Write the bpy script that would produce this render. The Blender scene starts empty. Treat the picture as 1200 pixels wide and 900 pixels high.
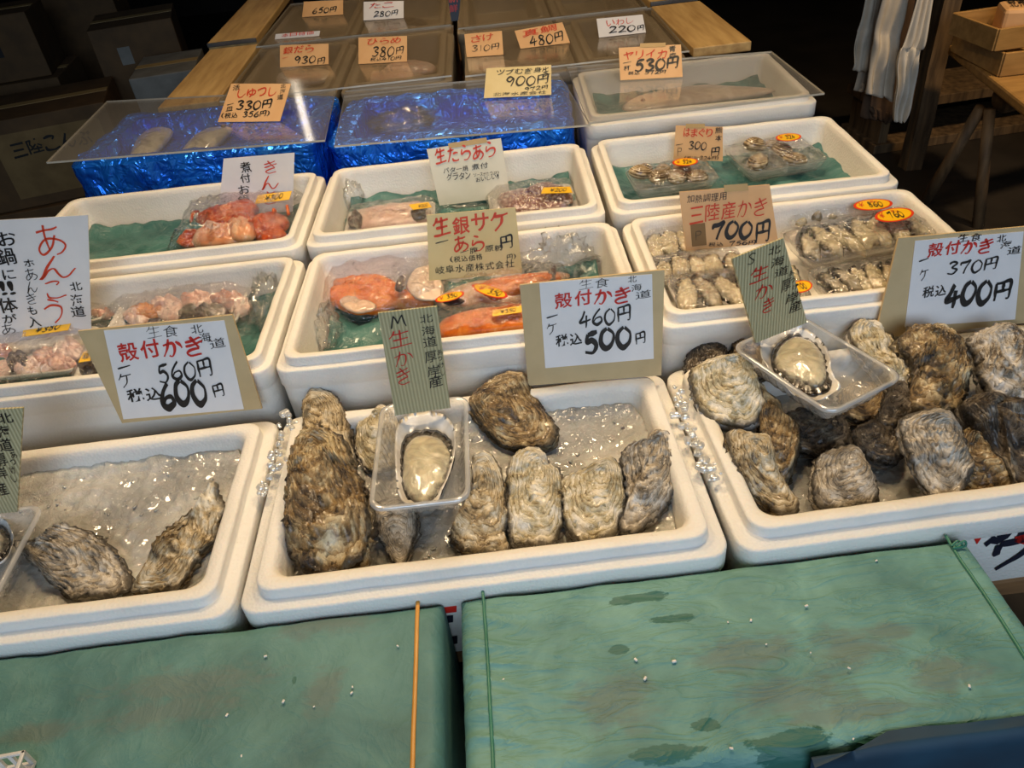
import bpy, math, random
from math import sin, cos, pi, radians as R, sqrt, exp
from mathutils import Vector, Matrix, noise
SC = bpy.context.scene
COL = SC.collection
# ------------------------------------------------------------------ camera, world, lights, exposure
F_PX, CAM_Z = 900.0, 1.40
YAW, PITCH, ROLL = R(-0.2636), R(37.6517), R(-6.8052)
cf = Vector((-sin(YAW)*cos(PITCH), cos(YAW)*cos(PITCH), -sin(PITCH)))
cr0 = Vector((cos(YAW), sin(YAW), 0)); cu0 = cr0.cross(cf)
cr = cos(ROLL)*cr0 + sin(ROLL)*cu0; cu = -sin(ROLL)*cr0 + cos(ROLL)*cu0
CAMP = Vector((0, 0, CAM_Z))
cd = bpy.data.cameras.new('camera'); cam = bpy.data.objects.new('camera', cd); COL.objects.link(cam)
cd.sensor_width = 36.0; cd.lens = 36.0*F_PX/1200.0; cd.clip_start = 0.02
m = Matrix.Identity(4)
for i in range(3):
    m[i][0] = cr[i]; m[i][1] = cu[i]; m[i][2] = -cf[i]; m[i][3] = CAMP[i]
cam.matrix_world = m
SC.camera = cam
SC.view_settings.view_transform = 'Standard'; SC.view_settings.look = 'None'
SC.view_settings.gamma = 1.0; SC.view_settings.use_curve_mapping = False
SC.view_settings.exposure = 0.0
w = bpy.data.worlds.new('hall_world'); SC.world = w; w.use_nodes = True
w.node_tree.nodes['Background'].inputs[0].default_value = (0.8, 0.85, 1.0, 1)
w.node_tree.nodes['Background'].inputs[1].default_value = 0.02

def area(name, loc, target, size, power, color, size_y=None, shape='DISK', spread=180):
    l = bpy.data.lights.new(name, 'AREA'); l.shape = shape; l.size = size
    if size_y: l.size_y = size_y
    l.energy = power; l.color = color; l.spread = R(spread)
    o = bpy.data.objects.new(name, l); COL.objects.link(o); o.location = loc
    d = Vector(target) - Vector(loc); o.rotation_euler = d.to_track_quat('-Z', 'Y').to_euler()
    return o
WARM = (1.0, 0.73, 0.44)
area('bulb_lamp', (-0.60, 1.42, 2.15), (-0.50, 1.0, 0.7), 0.26, 6.6, WARM, spread=126)
area('bulb_lamp', (0.55, 1.38, 2.15), (0.45, 1.0, 0.7), 0.26, 7.2, WARM, spread=126)
area('bulb_lamp', (0.02, 1.05, 2.35), (0.0, 0.6, 0.7), 0.26, 4.4, WARM, spread=126)
area('bulb_lamp', (-0.10, 2.95, 2.20), (-0.1, 2.5, 0.8), 0.14, 5.0, WARM, spread=110)  # extra unseen bulb, added to brighten the far boxes and timber
area('tube_lamp', (-1.33, 6.1, 2.3), (-0.6, 3.0, 0.8), 0.05, 0.35, (1, 0.85, 0.65), size_y=0.9, shape='RECTANGLE', spread=140)
area('crate_fill_light', (2.0, 1.7, 2.3), (1.75, 2.6, 0.5), 0.2, 8.0, WARM, spread=100)  # added fill light out of view, brightens the crates and trestle
area('street_daylight', (0.2, -1.9, 2.0), (0, 1.0, 0.75), 2.6, 20.0, (0.62, 0.78, 1.0), size_y=1.4, shape='RECTANGLE', spread=100)

# ------------------------------------------------------------------ picking points of the place
def ray(x, y): return (x-600)/F_PX*cr - (y-450)/F_PX*cu + cf
def Zp(x, y, z): d = ray(x, y); return CAMP + d*((z-CAM_Z)/d.z)
def Yp(x, y, Y): d = ray(x, y); return CAMP + d*(Y/d.y)
def Pp(x, y, o, n): d = ray(x, y); return CAMP + d*((o-CAMP).dot(n)/d.dot(n))
def P2(v):
    v = Vector(v)-CAMP; k = v.dot(cf); return (600+F_PX*v.dot(cr)/k, 450-F_PX*v.dot(cu)/k)
rnd = random.Random(7)
def nz(x, y, z, s=1.0): return noise.noise(Vector((x*s, y*s, z*s)))
def fbm(x, y, z, s, o=4): return noise.fractal(Vector((x*s, y*s, z*s)), 0.9, 2.1, o)
def lin(h):
    h = h.lstrip('#'); out = []
    for i in (0, 2, 4):
        c = int(h[i:i+2], 16)/255; out.append(c/12.92 if c <= .04045 else ((c+.055)/1.055)**2.4)
    return (*out, 1.0)

# ------------------------------------------------------------------ node helpers / materials
class NT:
    def __init__(s, name):
        s.m = bpy.data.materials.new(name); s.m.use_nodes = True; s.t = s.m.node_tree
        s.t.nodes.clear(); s.out = s.t.nodes.new('ShaderNodeOutputMaterial'); s.co = None
    def n(s, typ, ins=None, **props):
        nd = s.t.nodes.new('ShaderNode'+typ)
        for k, v in props.items(): setattr(nd, k, v)
        for k, v in (ins or {}).items():
            i = nd.inputs[k]
            if isinstance(v, bpy.types.NodeSocket): s.t.links.new(v, i)
            else: i.default_value = v
        return nd
    def coord(s, kind='Object', scale=(1, 1, 1)):
        if s.co is None: s.co = s.n('TexCoord')
        o = s.co.outputs[kind]
        if scale != (1, 1, 1): o = s.n('Mapping', {'Vector': o, 'Scale': scale}).outputs[0]
        return o
    def noise(s, scale, detail=4, vec=None, rough=.55, dist=0.0):
        return s.n('TexNoise', {'Vector': vec or s.coord(), 'Scale': scale, 'Detail': detail, 'Roughness': rough, 'Distortion': dist}).outputs[0]
    def ramp(s, fac, stops, interp='LINEAR'):
        r = s.n('ValToRGB', {'Fac': fac}); r.color_ramp.interpolation = interp
        e = r.color_ramp.elements
        while len(e) < len(stops): e.new(0.5)
        for el, (p, c) in zip(e, stops):
            el.position = p; el.color = lin(c) if isinstance(c, str) else ((c, c, c, 1) if isinstance(c, (int, float)) else c)
        return r.outputs[0]
    def math(s, op, a, b=0.0, c=None, clamp=False):
        ins = {0: a, 1: b}
        if c is not None: ins[2] = c
        return s.n('Math', ins, operation=op, use_clamp=clamp).outputs[0]
    def mix(s, fac, a, b, mode='MIX'):
        x = s.n('Mix', data_type='RGBA', blend_type=mode)
        for i, v in ((0, fac), (6, a), (7, b)):
            if isinstance(v, bpy.types.NodeSocket): s.t.links.new(v, x.inputs[i])
            else: x.inputs[i].default_value = lin(v) if isinstance(v, str) else v
        return x.outputs[2]
    def attr(s, name): return s.n('Attribute', attribute_name=name).outputs['Fac']
    def bump(s, h, strength=.3, dist=.002, normal=None):
        ins = {'Height': h, 'Strength': strength, 'Distance': dist}
        if normal is not None: ins['Normal'] = normal
        return s.n('Bump', ins).outputs[0]
    def princ(s, **kw):
        names = dict(color='Base Color', rough='Roughness', metal='Metallic', normal='Normal', coat='Coat Weight', coatr='Coat Roughness',
                     sss='Subsurface Weight', spec='Specular IOR Level', trans='Transmission Weight', ior='IOR', alpha='Alpha')
        ins = {}
        for k, v in kw.items():
            if k == 'color' and isinstance(v, str): v = lin(v)
            ins[names[k]] = v
        p = s.n('BsdfPrincipled', ins); s.t.links.new(p.outputs[0], s.out.inputs[0]); return p
    def surf(s, sock): s.t.links.new(sock, s.out.inputs[0]); return s.m

def plain(name, c1, c2=None, scale=12, rough=.5, bump=0, bscale=80, bdist=.001, coat=0, metal=0, stretch=(1, 1, 1), detail=5, lo=.35, hi=.65, sss=0, spec=.5):
    t = NT(name); v = t.coord('Object', stretch)
    col = lin(c1) if c2 is None else t.ramp(t.noise(scale, detail, v), [(lo, c1), (hi, c2)])
    kw = dict(color=col, rough=rough, coat=coat, metal=metal, sss=sss, spec=spec)
    if bump: kw['normal'] = t.bump(t.noise(bscale, 4, v), bump, bdist)
    t.princ(**kw); return t.m

def clear(name, tint='#ffffff', base=.05, edge=.75, haze=.0, hazecol='#d8d8d0', rough=.06, bscale=0, bstr=.4, bdist=.004, blend=.35, stretch=(1, 1, 1)):
    t = NT(name); nrm = None
    if bscale:
        h = t.noise(bscale, 3, t.coord('Object', stretch), .6, 1.2)
        nrm = t.bump(h, bstr, bdist)
    lw = t.n('LayerWeight', {'Blend': blend} | ({'Normal': nrm} if nrm else {})).outputs['Facing']
    fac = t.math('MULTIPLY_ADD', t.math('POWER', lw, 2.0), edge-base, base)
    tr = t.n('BsdfTransparent', {'Color': lin(tint)}).outputs[0]
    gl = t.n('BsdfGlossy', {'Roughness': rough} | ({'Normal': nrm} if nrm else {})).outputs[0]
    if haze:
        tr = t.n('MixShader', {0: haze, 1: tr, 2: t.n('BsdfDiffuse', {'Color': lin(hazecol)}).outputs[0]}).outputs[0]
    return t.surf(t.n('MixShader', {0: fac, 1: tr, 2: gl}).outputs[0])

M = {}
def styro_mat(name, c, c2):
    t = NT(name); vo = t.n('TexVoronoi', {'Vector': t.coord(), 'Scale': 260.0}).outputs['Distance']
    col = t.ramp(t.noise(7, 6), [(.3, c2), (.55, c)])
    dirt = t.ramp(t.noise(38, 8, None, .7), [(.66, 0.0), (.76, 1.0)])
    col = t.mix(t.math('MULTIPLY', dirt, .35), col, '#8a7450')
    t.princ(color=col, rough=.55, sss=.05, normal=t.bump(vo, .35, .0012, t.bump(t.noise(60, 4), .15, .002)))
    return t.m
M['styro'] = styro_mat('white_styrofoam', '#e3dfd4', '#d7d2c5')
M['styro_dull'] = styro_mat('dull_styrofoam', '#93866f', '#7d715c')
# ice slush
t = NT('ice_slush'); h1 = t.noise(34, 7, None, .7, 1.2); vo = t.n('TexVoronoi', {'Vector': t.coord(), 'Scale': 130.0}).outputs['Distance']
col = t.ramp(t.noise(11, 7), [(.32, '#84827b'), (.5, '#a3a199'), (.68, '#c4c3bc')])
fle = t.ramp(t.noise(120, 5, None, .7), [(.63, 0.0), (.70, 1.0)])
col = t.mix(t.math('MULTIPLY', fle, .6), col, '#f4f2ea')
nrm = t.bump(t.noise(150, 3, None, .6, 1.0), .35, .003, t.bump(h1, .6, .007))
t.princ(color=col, rough=t.ramp(t.noise(26, 4), [(.4, .06), (.6, .30)]), sss=.1, coat=.8, coatr=.05, normal=nrm)
M['ice'] = t.m
t = NT('ice_clear'); g_ = t.n('BsdfGlossy', {'Roughness': .08}).outputs[0]; d_ = t.n('BsdfDiffuse', {'Color': lin('#f2f2ea')}).outputs[0]; tr_ = t.n('BsdfTransparent').outputs[0]
t.surf(t.n('MixShader', {0: .35, 1: t.n('MixShader', {0: .45, 1: tr_, 2: d_}).outputs[0], 2: g_}).outputs[0]); M['ice_clear'] = t.m
M['clear_film'] = clear('cling_film', base=.13, edge=.8, haze=.012, rough=.08, bscale=44, bstr=1.0, bdist=.014, blend=.45)
M['bag_film'] = clear('crumpled_bag_film', base=.06, edge=.8, haze=.09, rough=.12, bscale=34, bstr=.8, bdist=.006, blend=.4)
M['clear_plastic'] = clear('clear_plastic', base=.08, edge=.8, haze=.30, hazecol='#e8e6dd', rough=.10, blend=.5)
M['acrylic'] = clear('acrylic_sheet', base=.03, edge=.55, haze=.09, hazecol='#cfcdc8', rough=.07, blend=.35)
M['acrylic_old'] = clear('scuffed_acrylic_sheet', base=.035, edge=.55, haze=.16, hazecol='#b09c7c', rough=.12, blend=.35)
M['acrylic_edge'] = plain('acrylic_edge', '#c4bfae', '#aaa595', rough=.25)
M['white_tray'] = plain('white_foam_tray', '#dcd8cf', '#cfcac0', rough=.4)
# crumpled teal liner paper
t = NT('teal_liner_paper')
col = t.ramp(t.noise(14, 6), [(.3, '#2a5654'), (.55, '#3e6f6b'), (.75, '#558680')])
t.princ(color=col, rough=t.ramp(t.noise(8, 3), [(.4, .25), (.6, .5)]), coat=.25, normal=t.bump(t.noise(38, 3, None, .6, 1.5), .55, .006)); M['liner'] = t.m
def foil():
    t = NT('blue_foil'); col = t.ramp(t.noise(9, 3), [(.3, '#0f58e0'), (.6, '#2084fa'), (.8, '#55acff')])
    t.princ(color=col, rough=.25, metal=.62, normal=t.bump(t.noise(24, 2, None, .5, 1.6), .8, .016)); return t.m
M['foil'] = foil()
M['paper_white'] = plain('white_sign_paper', '#e9e6e2', '#dfdcd8', rough=.35, coat=.25)
M['paper_orange'] = plain('orange_card', '#e6b67e', '#dca970', rough=.5, coat=.15)
M['paper_yellow'] = plain('yellow_card', '#e3cd92', '#d8bf80', rough=.45, coat=.25)
M['paper_cream'] = plain('cream_card', '#e4dec6', '#d8d0b4', rough=.4, coat=.3)
M['board_tan'] = plain('tan_sign_board', '#c6ae80', '#b89f72', rough=.55)
t = NT('corrugated_card'); wv = t.n('TexWave', {'Vector': t.coord(), 'Scale': 70.0, 'Distortion': 0.2}, wave_type='BANDS', bands_direction='X').outputs['Fac']
t.princ(color=t.mix(wv, '#c0b68c', '#a1976f'), rough=.6, normal=t.bump(wv, .5, .002)); M['corrugated'] = t.m
M['ink_red'] = plain('red_marker_ink', '#c9271a', '#b51f14', rough=.5)
M['ink_orange'] = plain('orange_red_marker_ink', '#d8431f', '#c43a1c', rough=.5)
M['ink_black'] = plain('black_marker_ink', '#161412', '#1e1b18', rough=.45)
M['ink_navy'] = plain('navy_print_ink', '#10121f', '#171a2a', rough=.5)
M['sticker'] = plain('yellow_price_sticker', '#f0c01c', '#e8b414', rough=.35, coat=.3)
M['sticker_red'] = plain('red_sticker_rim', '#d8401c', '#cc3818', rough=.35)
M['tape'] = plain('masking_tape', '#c4a36a', '#b8985f', rough=.5)
M['patch_brown'] = plain('brown_paper_patch', '#8a6a3e', '#7d5f36', rough=.6)
M['wood'] = plain('pale_timber', '#c7a468', '#a5814c', scale=5, rough=.55, bump=.3, bscale=60, stretch=(8, .8, 8))
M['wood_dark'] = plain('weathered_timber', '#7a6040', '#4b3923', scale=6, rough=.7, bump=.4, bscale=60, stretch=(6, 6, .8))
M['wood_table'] = plain('trestle_timber', '#86613a', '#5e4226', scale=6, rough=.65, bump=.3, stretch=(1, 8, 8))
M['wood_box'] = plain('thin_crate_timber', '#b58a4c', '#98713a', scale=6, rough=.6, stretch=(1, 6, 6))
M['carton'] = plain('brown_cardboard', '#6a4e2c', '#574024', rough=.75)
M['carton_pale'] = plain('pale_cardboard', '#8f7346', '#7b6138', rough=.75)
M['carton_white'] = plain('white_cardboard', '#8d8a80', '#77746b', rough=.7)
M['cloth'] = plain('white_cotton', '#d6c9b4', '#c4b7a0', rough=.85, bump=.2, bscale=300)
M['cloth_bright'] = plain('bright_white_cotton', '#e6ddcc', '#d6ccb8', rough=.85, bump=.2, bscale=300)
M['cloth_brown'] = plain('brown_rag', '#5d4632', '#463424', rough=.9)
M['red_plastic'] = plain('red_plastic', '#a3202c', '#8d1b26', rough=.4)
M['metal'] = plain('dull_metal', '#8c8a84', '#75736d', rough=.35, metal=.9)
M['white_plastic'] = plain('white_plastic', '#d2cec4', '#c2beb4', rough=.35)
M['strap_orange'] = plain('orange_strap', '#cf9236', '#bd832e', rough=.4)
M['string_green'] = plain('green_string', '#3c7f66', '#33705a', rough=.45)
M['floor'] = plain('wet_concrete', '#3a332b', '#2a251f', scale=3, rough=.45, bump=.2, bscale=30)
M['wall'] = plain('sooty_wall', '#2a221a', '#1f1913', scale=3, rough=.85)
M['gap'] = plain('dark_steel', '#26231f', '#1a1815', rough=.6)

def oyster_mat(name, dark, mid, light, pale, k=0.0, ring=.22):
    t = NT(name); s = t.attr('s'); th = t.attr('th')
    n0 = t.noise(17, 4, None, .55, 1.0); n1 = t.noise(48, 8, None, .62, 1.2); n2 = t.noise(150, 5, None, .65, .6)
    g = t.math('ADD', s, t.math('MULTIPLY', n0, .34)); g = t.math('ADD', g, t.math('MULTIPLY', n1, .12))
    fr_ = t.math('FRACT', t.math('MULTIPLY', g, 9.0)); line = t.ramp(fr_, [(.0, .35), (.10, .62), (.72, .50), (.90, .0), (.97, .1)])
    uv = t.n('CombineXYZ', {0: t.math('MULTIPLY', th, 12.0), 1: t.math('MULTIPLY', g, 30.0), 2: 0.0}).outputs[0]
    flake = t.noise(1.0, 6, uv, .62, .8)
    f = t.math('ADD', t.math('MULTIPLY', n0, .80), t.math('MULTIPLY', n1, .32))
    f = t.math('ADD', f, t.math('MULTIPLY', n2, .14)); f = t.math('ADD', f, t.math('MULTIPLY', line, ring*.55)); f = t.math('ADD', f, t.math('MULTIPLY', flake, .45)); f = t.math('ADD', f, k-.36)
    col = t.ramp(f, [(.36, dark), (.46, mid), (.56, light), (.70, pale)])
    ed = t.ramp(t.math('ADD', s, t.math('MULTIPLY', t.math('SUBTRACT', n1, .5), .16)), [(.90, 0.0), (.97, .85)])
    col = t.mix(ed, col, dark)
    hgt = t.math('ADD', t.math('MULTIPLY', n2, .35), t.math('ADD', t.math('MULTIPLY', flake, 1.1), t.math('MULTIPLY', line, .7)))
    t.princ(color=col, rough=t.ramp(n1, [(.4, .22), (.62, .55)]), coat=.3, coatr=.15, normal=t.bump(hgt, .8, .0040))
    return t.m
OM = [oyster_mat('oyster_shell_tan', '#2a2218', '#6f5c3e', '#b8a47c', '#efe5cc', .035),
      oyster_mat('oyster_shell_grey', '#25221e', '#665d4f', '#a0947f', '#e2d9c8', .05),
      oyster_mat('oyster_shell_brown', '#19130d', '#51402a', '#8d7349', '#d6c59c', .01),
      oyster_mat('oyster_shell_pale', '#352b1e', '#857250', '#c2b48c', '#f4ebd6', .065),
      oyster_mat('oyster_shell_dark', '#14110e', '#3a3127', '#6c604e', '#b0a48d', -.03),
      oyster_mat('oyster_shell_speckled', '#2b241b', '#6c5d48', '#bdb19b', '#f2ede4', .06, .1)]
t = NT('oyster_nacre'); t.princ(color=t.ramp(t.noise(18, 5), [(.35, '#b9b3a8'), (.55, '#dedad0'), (.7, '#f0eee8')]), rough=.2, coat=.6, normal=t.bump(t.noise(60, 3), .2, .002)); M['nacre'] = t.m
def meat_mat(name, body, body2, dark, e0=.70, e1=.9, rough=.18, back=0.0):
    t = NT(name); s = t.attr('s'); n1 = t.noise(70, 6, None, .65, .8); n2 = t.noise(28, 5, None, .6, 1.5)
    b = t.ramp(n2, [(.34, body2), (.58, body)])
    f = t.math('ADD', s, t.math('MULTIPLY', t.math('SUBTRACT', n1, .5), .55))
    if back: f = t.math('ADD', t.math('MULTIPLY', f, .62), t.math('MULTIPLY', t.attr('b'), back))
    ed = t.ramp(f, [(e0, 0.0), (e1, 1.0)])
    t.princ(color=t.mix(ed, b, dark), rough=rough, coat=.7, coatr=.08, sss=.1, normal=t.bump(n1, .4, .003)); return t.m
M['meat'] = meat_mat('raw_oyster_meat', '#cfc3a0', '#a39a80', '#5f574a', .86, 1.12)
M['mantle'] = meat_mat('oyster_mantle', '#8a8070', '#5c5446', '#221d17', .62, .92)
M['shucked'] = meat_mat('shucked_oyster_meat', '#cdc09c', '#b0a384', '#2f2b23', .60, .76, .18, .42)
M['shucked_gray'] = meat_mat('shucked_oyster_gills', '#b9ae92', '#968c74', '#2a2720', .52, .70, .18, .42)
def fish_mat(name, stops, scale=16, rough=.28, coat=.5, bump=.3):
    t = NT(name); v = t.noise(scale, 6, None, .6, 1.0)
    t.princ(color=t.ramp(v, stops), rough=rough, coat=coat, coatr=.1, sss=.08, normal=t.bump(t.noise(scale*4, 4), bump, .003)); return t.m
M['salmon'] = fish_mat('salmon_flesh', [(.3, '#b04c08'), (.48, '#d8701a'), (.62, '#e48834'), (.78, '#eeba80')], 34, .35, .2)
M['salmon_skin'] = fish_mat('salmon_belly', [(.35, '#c8a184'), (.55, '#dcbfa4'), (.7, '#b88468')], 18)
M['salmon_pale'] = fish_mat('salmon_fin', [(.3, '#d8b9a0'), (.6, '#e6cdb6')], 20)
M['fish_dark'] = fish_mat('dark_fish_skin', [(.3, '#2b2522'), (.6, '#54463f'), (.8, '#7b685c')], 30)
M['anko'] = fish_mat('monkfish_flesh', [(.3, '#a56a5c'), (.5, '#cf9a88'), (.7, '#e3c2b0')], 30)
M['anko_pale'] = fish_mat('monkfish_white', [(.3, '#c99a8c'), (.5, '#dfc0b2'), (.75, '#ecdcd0')], 26)
M['anko_orange'] = fish_mat('monkfish_liver', [(.3, '#c07c4c'), (.6, '#d89b68')], 22)
M['kinki'] = fish_mat('red_rockfish', [(.30, '#88260a'), (.44, '#be4614'), (.58, '#d26a2e'), (.74, '#e0a478')], 40, bump=.5)
M['kinki_pale'] = fish_mat('red_rockfish_belly', [(.3, '#c87848'), (.55, '#d89c74'), (.75, '#dcc4a4')], 22)
M['cod'] = fish_mat('cod_flesh', [(.3, '#c49a88'), (.55, '#dbbcaa'), (.75, '#e6d3c4')], 18)
t = NT('speckled_fish_skin'); vo = t.n('TexVoronoi', {'Vector': t.coord(), 'Scale': 150.0}).outputs['Distance']
t.princ(color=t.mix(t.ramp(vo, [(.25, 1.0), (.5, 0.0)]), '#7d4f45', '#d2b8a8'), rough=.3, coat=.5); M['speckled'] = t.m
M['fish_silver'] = fish_mat('silver_fish_skin', [(.3, '#8a8272'), (.5, '#c4bba6'), (.7, '#e0d8c6')], 14, .25, .6)
M['squid'] = fish_mat('squid_skin', [(.3, '#9b8672'), (.55, '#bcaa96'), (.75, '#d0c2b0')], 20)
t = NT('clam_shell'); s = t.attr('s'); b = t.math('SINE', t.math('MULTIPLY', t.math('ADD', s, t.math('MULTIPLY', t.noise(30, 4), .25)), 42.0))
f = t.math('ADD', t.math('MULTIPLY', b, .18), t.noise(45, 5, None, .6, .7))
t.princ(color=t.ramp(f, [(.3, '#4a3826'), (.5, '#8d7552'), (.7, '#c2ad86')]), rough=.25, coat=.5, normal=t.bump(b, .2, .001)); M['clam'] = t.m

# ------------------------------------------------------------------ mesh helpers
def mesh_obj(name, V, F, mat, parent=None, smooth=True, attrs=None, origin=None):
    V = [Vector(v) for v in V]
    if parent is not None: o0 = parent['_o'] if '_o' in parent else parent.location; o0 = Vector(o0)
    elif origin is not None: o0 = Vector(origin)
    else:
        n = len(V); o0 = Vector((sum(v.x for v in V)/n, sum(v.y for v in V)/n, min(v.z for v in V)))
    me = bpy.data.meshes.new(name); me.from_pydata([v-o0 for v in V], [], F); me.validate(); me.update()
    if smooth: me.polygons.foreach_set('use_smooth', [True]*len(me.polygons))
    for k, a in (attrs or {}).items():
        at = me.attributes.new(k, 'FLOAT', 'POINT'); at.data.foreach_set('value', a)
    me.materials.append(M[mat] if isinstance(mat, str) else mat)
    ob = bpy.data.objects.new(name, me); COL.objects.link(ob)
    if parent is not None:
        ob.parent = parent
        # parents always sit unrotated; a mesh parent's verts are stored relative to its own origin
        gp = world_o(parent); ob.location = o0 - gp
    else: ob.location = o0
    return ob
def world_o(o):
    v = Vector(o.location)
    while o.parent is not None: o = o.parent; v += o.location
    return v
def part(name, V, F, mat, parent, smooth=True, attrs=None):
    V = [Vector(v) for v in V]; o0 = world_o(parent)
    me = bpy.data.meshes.new(name); me.from_pydata([v-o0 for v in V], [], F); me.validate(); me.update()
    if smooth: me.polygons.foreach_set('use_smooth', [True]*len(me.polygons))
    for k, a in (attrs or {}).items():
        at = me.attributes.new(k, 'FLOAT', 'POINT'); at.data.foreach_set('value', a)
    me.materials.append(M[mat] if isinstance(mat, str) else mat)
    ob = bpy.data.objects.new(name, me); COL.objects.link(ob); ob.parent = parent
    return ob
def tag(o, label, cat, group=None, kind=None):
    o['label'] = label; o['category'] = cat
    if group: o['group'] = group
    if kind: o['kind'] = kind
    return o
def empty(name, loc, label, cat, group=None):
    o = bpy.data.objects.new(name, None); COL.objects.link(o); o.location = loc; o.empty_display_size = .02
    return tag(o, label, cat, group)
def struct(name, V, F, mat, smooth=False):
    o = mesh_obj(name, V, F, mat, smooth=smooth, origin=(0, 0, 0)); o['kind'] = 'structure'; return o
class MB:
    def __init__(s): s.V = []; s.F = []
    def add(s, V, F):
        k = len(s.V); s.V += [Vector(v) for v in V]; s.F += [tuple(i+k for i in f) for f in F]; return s
    def box(s, c, size, rot=0.0, bev=0.0, mat3=None):
        hx, hy, hz = [a/2 for a in size]; b = min(bev, hx*.9, hy*.9, hz*.9)
        V = []; F = []
        if b <= 0:
            V = [Vector((x, y, z)) for z in (-hz, hz) for y in (-hy, hy) for x in (-hx, hx)]
            F = [(0, 2, 3, 1), (4, 5, 7, 6), (0, 1, 5, 4), (2, 6, 7, 3), (0, 4, 6, 2), (1, 3, 7, 5)]
        else:
            def ring(ix, z, r):
                x, y = hx-ix, hy-ix; p = []
                for cx, cy, a0 in ((x-r, y-r, 0), (-x+r, y-r, 90), (-x+r, -y+r, 180), (x-r, -y+r, 270)):
                    for k in range(3): a = R(a0+45*k); p.append(Vector((cx+r*cos(a), cy+r*sin(a), z)))
                return p
            rings = [ring(b, -hz, b*.3), ring(b*.3, -hz+b*.3, b*.7), ring(0, -hz+b, b), ring(0, hz-b, b), ring(b*.3, hz-b*.3, b*.7), ring(b, hz, b*.3)]
            V = sum(rings, []); n = 12
            for i in range(5):
                for j in range(n): F.append((i*n+j, i*n+(j+1) % n, (i+1)*n+(j+1) % n, (i+1)*n+j))
            F.append(tuple(range(n))[::-1]); F.append(tuple(range(5*n, 6*n)))
        mm = mat3 if mat3 is not None else Matrix.Rotation(rot, 3, 'Z')
        return s.add([mm @ v + Vector(c) for v in V], F)
    def tube(s, pts, r, n=8, cap=True):
        pts = [Vector(p) for p in pts]; rs = r if isinstance(r, (list, tuple)) else [r]*len(pts); V = []; F = []
        up = Vector((0, 0, 1))
        for i, p in enumerate(pts):
            d = (pts[min(i+1, len(pts)-1)]-pts[max(i-1, 0)]).normalized()
            a = d.cross(up); a = a.normalized() if a.length > 1e-3 else Vector((1, 0, 0)); b = d.cross(a).normalized()
            for k in range(n): V.append(p + rs[i]*(cos(2*pi*k/n)*a + sin(2*pi*k/n)*b))
        for i in range(len(pts)-1):
            for k in range(n): F.append((i*n+k, i*n+(k+1) % n, (i+1)*n+(k+1) % n, (i+1)*n+k))
        if cap: F.append(tuple(range(n))[::-1]); F.append(tuple(range((len(pts)-1)*n, len(pts)*n)))
        return s.add(V, F)
    def obj(s, name, mat, parent=None, smooth=False):
        return part(name, s.V, s.F, mat, parent, smooth) if parent is not None else mesh_obj(name, s.V, s.F, mat, None, smooth)

def rrect(w, d, r, n=8):
    p = []
    for cx, cy, a0 in ((w/2-r, d/2-r, 0), (-w/2+r, d/2-r, 90), (-w/2+r, -d/2+r, 180), (w/2-r, -d/2+r, 270)):
        for k in range(n+1): a = R(a0+90*k/n); p.append((cx+r*cos(a), cy+r*sin(a)))
    return p
def rrect_dense(w, d, r, n, step):
    p = rrect(w, d, r, n); out = []
    for i in range(len(p)):
        a, b = p[i], p[(i+1) % len(p)]; L = math.hypot(a[0]-b[0], a[1]-b[1]); k = max(1, int(round(L/step)))
        for j in range(k): out.append((a[0]+(b[0]-a[0])*j/k, a[1]+(b[1]-a[1])*j/k))
    return out
class Frame:           # a little coordinate system: origin, x, y (away), n (up)
    def __init__(s, o, ex, ey): s.o = Vector(o); s.x = ex.normalized(); s.y = ey.normalized(); s.n = s.x.cross(s.y).normalized()
    def w(s, x, y, z=0.0): return s.o + s.x*x + s.y*y + s.n*z
    def px(s, X, Y): p = Pp(X, Y, s.o, s.n)-s.o; return (p.dot(s.x), p.dot(s.y))
def flat(o, rot=0.0, tilt=0.0, side=0.0):
    ex = Vector((cos(rot), sin(rot), 0)); ey = Vector((-sin(rot), cos(rot), 0)); z = Vector((0, 0, 1))
    ey2 = ey*cos(tilt)+z*sin(tilt); n = ex.cross(ey2); ex2 = ex*cos(side)+n*sin(side)
    return Frame(o, ex2, ey2)
def loft(rings, close_bottom=False, close_top=False):
    V = sum([list(r) for r in rings], []); n = len(rings[0]); F = []
    for i in range(len(rings)-1):
        for j in range(n): F.append((i*n+j, i*n+(j+1) % n, (i+1)*n+(j+1) % n, (i+1)*n+j))
    if close_bottom: F.append(tuple(range(n))[::-1])
    if close_top: F.append(tuple(range((len(rings)-1)*n, len(rings)*n)))
    return V, F
def smooth_closed(pts, N):
    n = len(pts); out = []; seg = 12; fine = []
    for i in range(n):
        p0, p1, p2, p3 = [Vector(pts[(i+k-1) % n][:2]) for k in range(4)]
        for j in range(seg):
            u = j/seg
            fine.append(.5*((2*p1)+(-p0+p2)*u+(2*p0-5*p1+4*p2-p3)*u*u+(-p0+3*p1-3*p2+p3)*u**3))
    L = [0]
    for i in range(len(fine)): L.append(L[-1]+(fine[(i+1) % len(fine)]-fine[i]).length)
    tot = L[-1]; k = 0
    for i in range(N):
        tgt = tot*i/N
        while L[k+1] < tgt: k += 1
        u = (tgt-L[k])/max(1e-9, L[k+1]-L[k]); out.append(fine[k].lerp(fine[(k+1) % len(fine)], u))
    return out
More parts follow.
